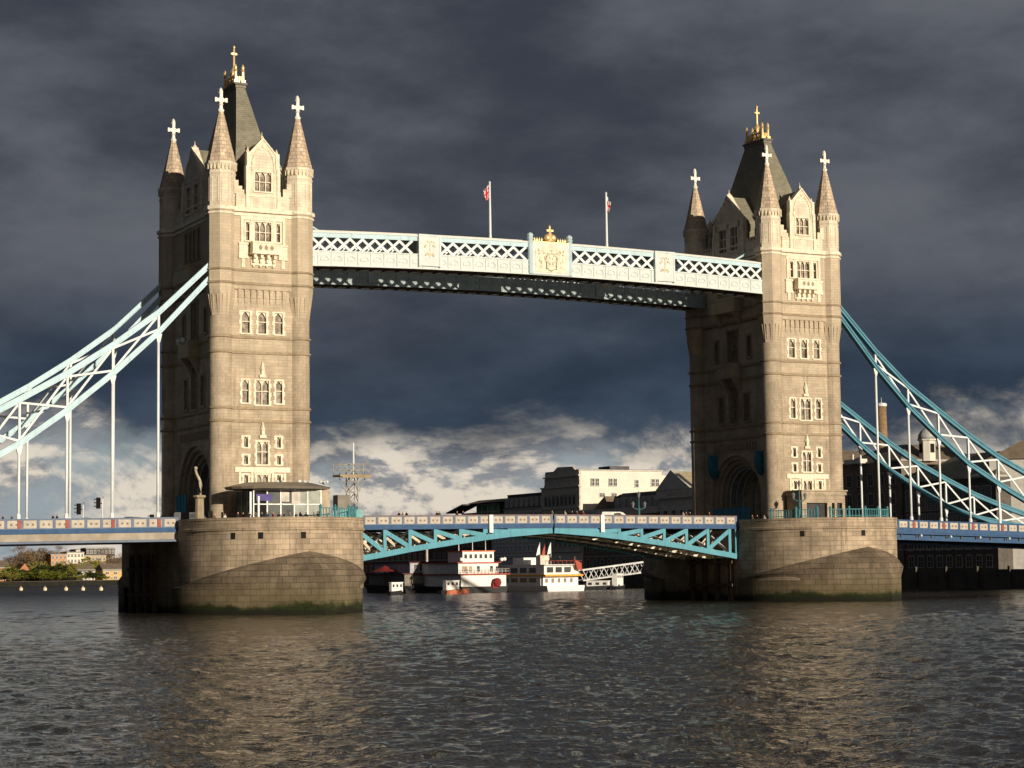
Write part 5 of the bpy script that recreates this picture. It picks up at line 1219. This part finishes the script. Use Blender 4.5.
# paddle steamer moored along the quay, stern towards the bridge
t = empty('passenger_boat', (72, 160, 0), 'white two-deck river boat with red deck edges, left of the grey tour boat', 'boat', 'big boats moored by the quay')
y0 = 128; xa, xb = P(462, 590, 1, y0)[0], P(508, 590, 1, y0)[0]; xc_ = (xa+xb)/2; wd = xb-xa
b = MB(); hull(b, xc_, y0, y0+40, wd, 1.6); b.build('hull', BBK, t)
b = MB(); b.box(xa+.1, xb-.1, y0+.6, y0+34, 1.25, 3.7); b.build('lower_deck', BW, t)
b = MB(); b.box(xa-.4, xb+.5, y0, y0+35, 3.7, 3.95); b.build('deck_edge', BRD, t)
b = MB(); b.box(xa-.2, xb-1.6, y0+1.2, y0+30, 3.95, 6.1); b.build('upper_deck', BW, t)
b = MB(); b.box(xa-.6, xb-1.2, y0+.7, y0+31, 6.1, 6.3); b.build('deck_edge', BRD, t)
b = MB(); b.box(xa+1.2, xb-2.2, y0+2, y0+9, 6.3, 8.5); wh = b.build('wheelhouse', BW, t)
b = MB(); b.box(xa+1.0, xb-2.0, y0+1.8, y0+9.2, 8.5, 8.72); b.build('wheelhouse_roof', mat('orange_red', (.55, .16, .07), .6), wh)
xw = np.linspace(xa+1.9, xb-2.9, 6)
for x in xw: b = MB(); b.box(x-.3, x+.3, y0+1.95, y0+2.02, 7.1, 7.95); b.build('wheelhouse_window', WPANE, t)
for x in (xa+1.0, xa+2.6, xa+4.4, xb-3.2): b = MB(); b.box(x-.32, x+.32, y0+1.12, y0+1.22, 4.3, 5.5); b.build('door', mat('door_tan', (.45, .27, .12), .6) if x < xa+3 else WPANE, t)
b = MB()
for k in range(14): b.tube([(xa-.4+k*(wd+.8)/14, y0+.1, 3.95), (xa-.4+k*(wd+.8)/14, y0+.1, 4.85)], .04, 4)
for z in (4.4, 4.85): b.tube([(xa-.4, y0+.1, z), (xb+.4, y0+.1, z)], .04, 4)
for k in range(10): b.tube([(xa-.3, y0+.1+k*3, 3.95), (xa-.3, y0+.1+k*3, 6.1)], .05, 4)
b.build('railing', BW, t)
b = MB(); b.lathe(xb-2.6, y0-.15, [(.2, 1.2), (.7, 1.4), (.95, 2.1), (.7, 2.8), (.2, 3.0)], 10); b.box(xb-3.6, xb-2.4, y0-.2, y0+.5, .9, 2.0); b.build('paddle_wheel', mat('deep_red', (.25, .03, .03), .8), t)
b = MB()
for (x, h) in ((xa+1.8, 11.4), (xa+5.0, 12.0), (xb-2.6, 10.8)): b.lathe(x, y0+5, [(.09, 8.6), (.05, h)], 5)
b.build('mast', BW, t)
for (x, z) in ((xa+.4, 6.9), (xb-.9, 6.8), (xb-.2, 6.9)): b = MB(); b.sph(x, y0+1, z, .42, 8, 6); b.build('life_raft', BW, t)
# the shaded accommodation barge left of it
t = empty('restaurant_barge', (60, 170, 0), 'long shaded grey restaurant barge with awnings, left of the white two-deck boat', 'boat')
y1 = 146; ba, bb_ = P(404, 590, 1, y1)[0], P(470, 590, 1, y1)[0]
b = MB(); hull(b, (ba+bb_)/2, y1, y1+24, bb_-ba, 1.8, bow=.1); b.build('hull', BBK, t)
BSH = mat('barge_grey', (.42, .42, .46), .7, var=.15)
b = MB(); b.box(ba+.6, bb_, y1+1, y1+20, 1.5, 4.0); b.build('lower_deck', mat('barge_dark', (.20, .18, .16), .7), t)
b = MB(); b.box(ba+2.0, bb_-.3, y1+1.2, y1+20, 4.2, 6.4); b.build('upper_deck', BSH, t)
b = MB(); b.box(ba, bb_, y1+.6, y1+20.5, 4.0, 4.2); b.box(ba+1.6, bb_, y1+.8, y1+20.5, 6.4, 6.6); b.build('deck_edge', mat('barge_maroon', (.10, .03, .03), .7), t)
for k in range(9): x = ba+3+k*(bb_-ba-4)/9; b = MB(); b.box(x, x+.75, y1+1.1, y1+1.2, 4.7, 6.0); b.build('window', mat('pane_barge', (.07, .08, .10), .3), t)
for x, m_ in ((ba+2.2, mat('awning_grey', (.30, .29, .26), .8)), (ba+6.5, mat('awning_tan', (.35, .27, .16), .8))): b = MB(); b.box(x, x+2.8, y1+.5, y1+1, 2.0, 3.6); b.build('hatch', m_, t)
b = MB(); b.lathe(P(427, 560, 1, y1+4)[0], y1+4, [(.28, 6.5), (.25, 10.5)], 8); b.build('funnel', mat('funnel_grey', (.45, .45, .45), .6), t)
b = MB(); x = P(385, 575, 1, y1+10)[0]; b.lathe(x, y1+10, [(3.2, 4.6), (1.6, 5.2), (.1, 5.9)], 8); b.lathe(x, y1+10, [(.12, 0), (.12, 4.7)], 6)
tag(b.build('parasol', mat('maroon_canvas', (.20, .025, .02), .8)), 'maroon canvas canopy on the jetty left of the shaded barge', 'canopy')
# second big boat
t = empty('passenger_boat', (84, 150, 0), 'tall grey-sided tour boat with orange stripe and sunlit white stern, right of the two-deck boat', 'boat', 'big boats moored by the quay')
ys = 128; xa, xb = P(547, 592, 1, ys)[0], P(585, 592, 1, ys)[0]; xc_ = (xa+xb)/2; wd = xb-xa
b = MB(); hull(b, xc_, ys, ys+38, wd, 1.5, bow=.3); b.build('hull', BW, t)
b = MB(); b.box(xa+.1, xa+.3, ys+3, ys+30, 1.2, 5.4); b.box(xa+.3, xb-.4, ys+2.2, ys+30, 1.2, 3.2); b.build('lower_cabin', BGR, t)
b = MB(); b.box(xa+.25, xb-.6, ys+1.6, ys+29, 3.5, 5.5); b.build('upper_cabin', BW, t)
b = MB(); b.box(xa-.1, xb-.1, ys+.4, ys+30, 3.15, 3.55); b.build('orange_stripe', ORG, t)
b = MB(); b.box(xa-.1, xb-.3, ys+.8, ys+30, 5.5, 5.65); b.build('top_deck', BW, t)
b = MB(); b.box(xa+.9, xa+4.0, ys+12, ys+17, 5.65, 7.2); b.build('wheelhouse', BW, t)
b = MB(); b.box(xa+1.2, xa+3.4, ys+5, ys+7, 5.65, 7.6); b.build('funnel', mat('funnel_cream', (.6, .56, .48), .6), t)
for k in range(6): b = MB(); yy = ys+5+k*4.2; b.box(xa+.02, xa+.12, yy, yy+3, 3.9, 5.0); b.build('window', mat('pane_barge', (.07, .08, .10), .3), t)
for k in range(6): b = MB(); yy = ys+5+k*4.2; b.box(xa+.02, xa+.12, yy, yy+3, 1.9, 2.8); b.build('window', mat('pane_warm', (.22, .17, .12), .4), t)
for k in range(3): b = MB(); x = xa+.9+k*2.1; b.box(x, x+1.5, ys+1.5, ys+1.62, 3.95, 5.1); b.build('stern_window', WPANE, t)
for k in range(5): b = MB(); x = xa+.8+k*1.5; b.box(x, x+.6, ys+2.1, ys+2.22, 1.8, 2.7); b.build('stern_opening', mat('shadow_tan', (.25, .2, .15), .7), t)
b = MB()
for k in range(9): b.tube([(xa+k*wd/9, ys+.5, 5.65), (xa+k*wd/9, ys+.5, 6.4)], .05, 4)
b.tube([(xa, ys+.5, 6.4), (xb-.3, ys+.5, 6.4)], .05, 4); b.build('railing', BRD, t)
b = MB(); b.poly([(xb-2.2, ys+.3, 6.6), (xb-.6, ys+.3, 5.9), (xb-.3, ys+.5, 4.2), (xb-1.5, ys+.4, 4.6)]); b.tube([(xb-2.3, ys+.3, 4.5), (xb-2.3, ys+.3, 7.0)], .06, 4); b.build('ensign', BRD, t)
for i, (u, zt_, c) in enumerate(((540, 10.6, BW), (545, 10.2, BRD), (551, 10.8, BW))):
    x = P(u, 560, 1, ys+20)[0]; b = MB(); b.lathe(x, ys+20, [(.07, 5.6), (.05, zt_)], 5); b.poly([(x, ys+20, zt_-.2), (x, ys+20, zt_-2.6), (x-.9, ys+20.1, zt_-3.0), (x-.5, ys+20.05, zt_-1.4)]); b.build('flag_mast', c, t)
# launches and small craft
def launch(u, v, L_, cab, lab, hull_m, name='motor_launch', cat='boat', heading=0, grp='small craft on the river', YL=118):
    y = YL; x = P(u, v, 1, y)[0]
    t = empty(name, (x, y, 0), lab, cat, grp); c_, s2 = math.cos(heading), math.sin(heading)
    T_ = lambda a, b_, z: (x+a*c_-b_*s2, y+a*s2+b_*c_, z)
    h = MB(T_)
    n = 12; W_ = L_*.26; secs = []
    for i in range(n+1):
        s = i/n; k = 1 if s < .6 else max(.03, math.cos((s-.6)/.4*math.pi/2)); zz_ = .75+.35*s*s
        secs.append([(-L_/2+L_*s, -W_/2*k, zz_), (-L_/2+L_*s*.97, -W_/2*k*.8, -.2), (-L_/2+L_*s*.97, W_/2*k*.8, -.2), (-L_/2+L_*s, W_/2*k, zz_)])
    for a, b in zip(secs[:-1], secs[1:]): h.poly([a[0], a[1], b[1], b[0]]); h.poly([a[3], b[3], b[2], a[2]]); h.poly([a[0], b[0], b[3], a[3]])
    h.poly([secs[0][0], secs[0][3], secs[0][2], secs[0][1]]); h.build('hull', hull_m, t)
    if cab:
        c = MB(T_); a0, a1, z1 = cab; c.box(a0*L_, a1*L_, -W_*.36, W_*.36, .7, z1); co_ = c.build('cabin', BW, t)
        c = MB(T_); c.box(a0*L_-.15, a1*L_+.2, -W_*.4, W_*.4, z1, z1+.12); c.build('cabin_roof', BW, co_)
        k = 3
        for i in range(k): a = a0*L_+(a1-a0)*L_*(i+.25)/k; c = MB(T_); c.box(a, a+(a1-a0)*L_*.16, -W_*.36-.03, -W_*.36+.02, z1-.85, z1-.3); c.build('cabin_window', WPANE, co_)
    return t
launch(396.5, 591.5, 3.9, (-.4, .35, 2.4), 'small white cabin launch, leftmost of the moored craft', BBK, heading=.3)
launch(450, 591.5, 5.6, (-.25, .35, 2.6), 'small white workboat with square cabin in front of the shaded barge', BBK, heading=.25)
launch(457, 594.2, 6.2, None, 'low open red boat lying beside the white workboat', mat('launch_red', (.5, .16, .09), .6), 'rowing_boat', 'boat', heading=.2)
launch(619, 588.5, 6.5, (-.35, .15, 3.4), 'small tug with orange and white wheelhouse below the white gangway', BBK, 'tugboat', 'tug', heading=.6, YL=140)
launch(600, 589.5, 9.5, (-.3, .25, 1.9), 'low dark barge with a row of portholes between tour boat and tug', mat('barge_hull', (.05, .055, .06), .7), 'river_barge', 'barge', heading=-.9, YL=142)
x = P(619, 575, 1, 152)[0]
# gangway truss
t = empty('gangway', (100, 150, 3), 'white lattice gangway sloping from the quay down towards the tour boat', 'gangway')
g0, g1 = P(583, 584, 1, 150), P(650, 576, 1, 150); b = MB(); n = 13
for dy in (0, 2.2):
    for o in (0, 2.3): b.bar((g0[0], 150+dy, 2.2+o-.2), (g1[0], 150+dy, 4.0+o-.2), .22, .26)
    for k in range(n):
        f0, f1 = k/n, (k+1)/n; xa_, xb_ = g0[0]+(g1[0]-g0[0])*f0, g0[0]+(g1[0]-g0[0])*f1; za_, zb_ = 2.0+1.8*f0, 2.0+1.8*f1
        b.bar((xa_, 150+dy, za_+(0 if k % 2 else 2.3)), (xb_, 150+dy, zb_+(2.3 if k % 2 else 0)), .12, .16)
b.build('truss', mat('gangway_white', (.58, .60, .62), .5), t)
b = MB(); b.bar((g0[0], 151.1, 2.0), (g1[0], 151.1, 3.8), 2.0, .15); b.build('walkway', STEEL, t)
q = MB(); q.box(g0[0]-7, g0[0]+2, 148, 155, -.2, 1.3); tag(q.build('pontoon', mat('pontoon_dark', (.05, .05, .05), .8)), 'dark floating pontoon at the foot of the white gangway', 'pontoon')
for i, (u, v) in enumerate(((21, 590.5), (45, 590.5), (66, 590.5), (83, 590.5), (101, 590.5))):
    p = P(u, v, 2, 0); b = MB(); b.lathe(p[0], p[1], [(.45, -.2), (.6, .2), (.6, .6), (.45, .95), (.1, 1.0), (.07, 1.4)], 10)
    tag(b.build('mooring_buoy', mat('buoy_cream', (.75, .66, .45), .6)), '%s of the five pale buoys in a row off the far left bank' % ['leftmost', 'second from left', 'middle one', 'second from right', 'rightmost'][i], 'buoy', 'row of mooring buoys')

# ------------------------------------------------------------------ far left bank: houses and trees
def hy(u, v, y): return P(u, v, 1, y)
def bhouse(u0, u1, v1, y, m, lab, roof, rm, depth=12, rh=3, n=4, fl=2, cat='house', wm=WFR, name='riverside_house'):
    a, b_ = hy(u0, v1, y), hy(u1, v1, y)
    t = house(name, a[0], b_[0], y, y+depth, a[2], m, lab, cat=cat, roof=roof, rm=rm, group='houses on the far left bank', z0=2.1, rh=rh, ridge='x')
    H = a[2]-2.1; fh = H/fl
    wins(t, 'y', y, [(a[0]+(b_[0]-a[0])*(i+.5)/n, 2.1+fh*k+fh*.3) for k in range(fl) for i in range(n)], min(1.6, (b_[0]-a[0])/n*.5), fh*.45, wm, WPANE)
    return t
OCH = mat('ochre_render', (.58, .40, .17), .85, var=.1); WRN = mat('white_render', (.72, .68, .58), .85, var=.06); TERR = mat('terracotta_brick', (.42, .19, .10), .9, var=.15)
bhouse(103, 128, 571, 655, OCH, 'ochre riverside house with round upper windows next to the left pier', 'gable', ROOFB, n=3, rh=3)
bhouse(76, 95, 572, 660, WRN, 'white riverside house with brown roof behind dark bushes', 'gable', ROOFB, n=5, rh=3.5)
bhouse(19, 30, 571, 640, TERR, 'small terracotta brick house with pointed gable among the trees', 'flat', ROOFB, n=2)
a, b_ = hy(18.5, 571, 639.5), hy(30.5, 571, 639.5); g_ = MB(); g_.prismz([(a[2], a[0]), (a[2], b_[0]), (a[2]+3.2, (a[0]+b_[0])/2)], 639.5, 652); tag(g_.build('house_gable', TERR), 'pointed terracotta gable end above the small brick house', 'gable')
bhouse(30, 42, 571, 646, mat('dark_slate_wall', (.08, .075, .07), .9), 'dark slated annexe right of the terracotta gable', 'gable', ROOFD, n=2)
bhouse(0, 10, 568, 655, TERR, 'brick terrace with pale chimneys at the left edge', 'gable', ROOFB, n=3)
bhouse(51, 67, 555, 720, mat('orange_brick', (.50, .27, .12), .9, var=.12), 'orange brick apartment block behind the trees', 'flat', ROOFD, n=4, fl=5, cat='apartment block', name='apartment_block')
bhouse(67, 84, 553, 724, WRN, 'white stepped apartment block with balconies, beside the orange block', 'flat', ROOFD, n=5, fl=5, cat='apartment block', name='apartment_block')
bhouse(76, 80, 550.5, 727, WRN, 'white stair tower rising above the white apartment block', 'flat', ROOFD, n=1, fl=5, cat='apartment block', name='apartment_block')
bhouse(84, 106, 556, 726, mat('sand_brick', (.46, .34, .20), .9, var=.15), 'sand coloured apartment block right of the white one', 'flat', ROOFD, n=6, fl=4, cat='apartment block', name='apartment_block')
bhouse(86, 115, 549, 900, mat('dark_office', (.07, .07, .07), .8), 'dark flat office block on the skyline above the apartments', 'flat', ROOFD, n=8, fl=5, cat='office block', name='office_block')
LEAF = {}
def leafmat(nm, c):
    return mat(nm, c, .8, var=.45, scale=.7, spec=.1)
TREEM = {'bare': leafmat('twigs', (.22, .15, .085)), 'green': leafmat('fresh_leaves', (.17, .19, .03)), 'dark': leafmat('evergreen_leaves', (.045, .06, .02)), 'olive': leafmat('olive_leaves', (.24, .23, .05))}
BARK = mat('bark', (.09, .065, .045), .9)
rgt = np.random.RandomState(5)
TM = {}
def tree_mesh(kind, seed):
    rg = np.random.RandomState(seed); tr = MB(); H = 1.0
    tips = []
    tr.tube([(0, 0, -.02), (.01, 0, .2), (-.01, .01, .42)], .030, 7, .018)
    for k in range(11):
        an = rg.rand()*6.28; z0 = .18+.22*rg.rand(); l = .26+.22*rg.rand(); up = .25+.6*rg.rand()
        p0 = Vector((0, 0, z0)); p1 = p0+Vector((math.cos(an)*l*.5, math.sin(an)*l*.5, up*l*.8)); p2 = p0+Vector((math.cos(an)*l*.9, math.sin(an)*l*.9, up*l*1.9))
        tr.tube([p0, p1, p2], .013, 5, .004); tips += [p1, p2, (p1+p2)/2]
    cr = MB(); n = 3000 if kind != 'bare' else 3600
    cl = [np.array(t_)+rg.normal(0, .05, 3) for t_ in tips]+[np.array((rg.normal(0, .2), rg.normal(0, .2), .35+.5*rg.rand())) for _ in range(16)]
    cl = [c for c in cl if c[2] > .16]
    rad = [.07+.07*rg.rand() for _ in cl]; s0 = .021 if kind != 'bare' else .011
    for i in range(n):
        j = rg.randint(len(cl)); d = rg.normal(0, 1, 3); d /= np.linalg.norm(d); p = cl[j]+d*rad[j]*(rg.rand()**.5)
        a = rg.normal(0, 1, 3); a /= np.linalg.norm(a); b = np.cross(a, rg.normal(0, 1, 3)); b /= np.linalg.norm(b)
        s_ = s0*(.6+.9*rg.rand()); L_ = s_*(1 if kind != 'bare' else 3.2); w_ = s_ if kind != 'bare' else s_*.35
        cr.poly([tuple(p-a*L_-b*w_*.3), tuple(p+b*w_), tuple(p+a*L_), tuple(p-b*w_)])
    return tr.mesh('trunk'), cr.mesh('crown')
for kind in TREEM:
    for sd_ in range(3):
        a, b_ = tree_mesh(kind, sd_*7+len(kind)); a.materials.append(BARK); b_.materials.append(TREEM[kind]); TM[kind, sd_] = (a, b_)
def tree(u, vtop, y, kind, wx, lab, sd_):
    p = P(u, vtop-(3.5 if kind != 'bare' else 1), 1, y); h = (p[2]-2.1)/.95
    t = empty({'bare': 'bare_tree', 'green': 'leafy_tree', 'dark': 'evergreen_tree', 'olive': 'budding_tree'}[kind], (p[0], y, 2.1), lab, 'tree', 'trees on the far left bank')
    for nm, me in zip(('trunk', 'crown'), TM[kind, sd_ % 3]):
        o = bpy.data.objects.new(nm, me); o.parent = t; w2 = wx*(1.9 if kind != 'bare' else 1.5); o.scale = (h*w2, h*w2, h); o.rotation_euler = (0, 0, u); col.objects.link(o)
TL = [(3,563,690,'bare',1.1,'bare brown tree at the left edge of the far bank'),(14,563,700,'bare',1.1,'bare brown tree left of the terracotta gable'),(28,551,730,'bare',1.0,'tall bare tree rising behind the terracotta gable'),(38,549,735,'bare',1.05,'tallest bare tree, above the dark annexe'),(49,550,740,'bare',1.0,'tall bare tree just left of the orange block'),
 (58,556,760,'bare',1.1,'bare tree behind the orange apartment block'),(96,561,690,'bare',1.0,'bare brown tree in front of the sand coloured block'),(87,563,685,'olive',1.0,'budding tree in front of the white apartments'),(112,553,740,'bare',1.2,'wide bare tree right of the sand coloured block'),(121,560,735,'bare',1.1,'bare brown tree beside the left pier'),
 (5,570,630,'green',1.2,'fresh green tree at the left edge by the water'),(12,573,622,'dark',1.1,'dark evergreen left of the terracotta house'),(19,574,618,'green',1.2,'green bush in front of the terracotta house'),(27,573,620,'dark',1.3,'dark evergreen below the terracotta gable'),(35,571,630,'green',1.1,'fresh green tree right of the terracotta gable'),(44,566,640,'olive',1.2,'yellow green tree below the orange block'),(52,568,628,'dark',1.2,'large dark evergreen in the middle of the bank'),(60,567,640,'olive',1.2,'yellow green tree below the white apartments'),(66,572,632,'olive',1.1,'small olive tree left of the white house'),(71,574,630,'dark',1.3,'dark evergreen hiding the left of the white house'),(86,576,640,'dark',1.5,'dark bushes in front of the white house'),(93,575,642,'dark',1.4,'dark bushes between white and ochre houses'),(99,577,644,'dark',1.2,'low dark bush left of the ochre house')]
for i, (u, v, y, k, wx, lab) in enumerate(TL): tree(u, v, y, k, wx, lab, i)

for i, (u, Yb, zb, nm, lab) in enumerate(((551, 128.9, 5.65, 'black', 'person in black on the top deck of the tour boat, left one of three'), (560, 129.2, 5.65, 'navy', 'person in navy on the top deck of the tour boat, middle one of three'), (575, 129.0, 5.65, 'brown', 'person in brown on the top deck of the tour boat, right one of three'), (467, 128.8, 3.95, 'white', 'person in white at the rail of the two-deck boat'), (498, 128.7, 3.95, 'black', 'person in black at the rail of the two-deck boat, below the wheelhouse'))):
    person(P(u, 570, 1, Yb)[0], Yb, zb, nm, 'stand', i, lab, 'people on the boats')
for i, (u, v, y, k, wx, lab) in enumerate(((8,574,612,'olive',1.3,'yellow green bush on the far bank near the left edge'),(40,574,612,'green',1.3,'low green bush below the dark annexe'),(56,576,616,'green',1.3,'low green bush at the water below the apartments'),(79,578,622,'olive',1.3,'low olive bush at the water below the white house'),(106,579,630,'olive',1.2,'small olive bush in front of the ochre house'),(46,556,760,'bare',1.2,'faint bare tree far behind the terracotta gable'),(20,556,745,'bare',1.2,'broad bare tree left of the tallest bare ones'),(8,560,745,'bare',1.2,'bare tree behind the brick terrace'),(75,563,700,'bare',1.2,'bare tree hiding the foot of the white apartments'),(104,563,700,'bare',1.2,'bare tree above the ochre roof'),(116,562,705,'bare',1.2,'bare tree right above the ochre roof, by the pier'))): tree(u, v, y, k, wx, lab, i+1)
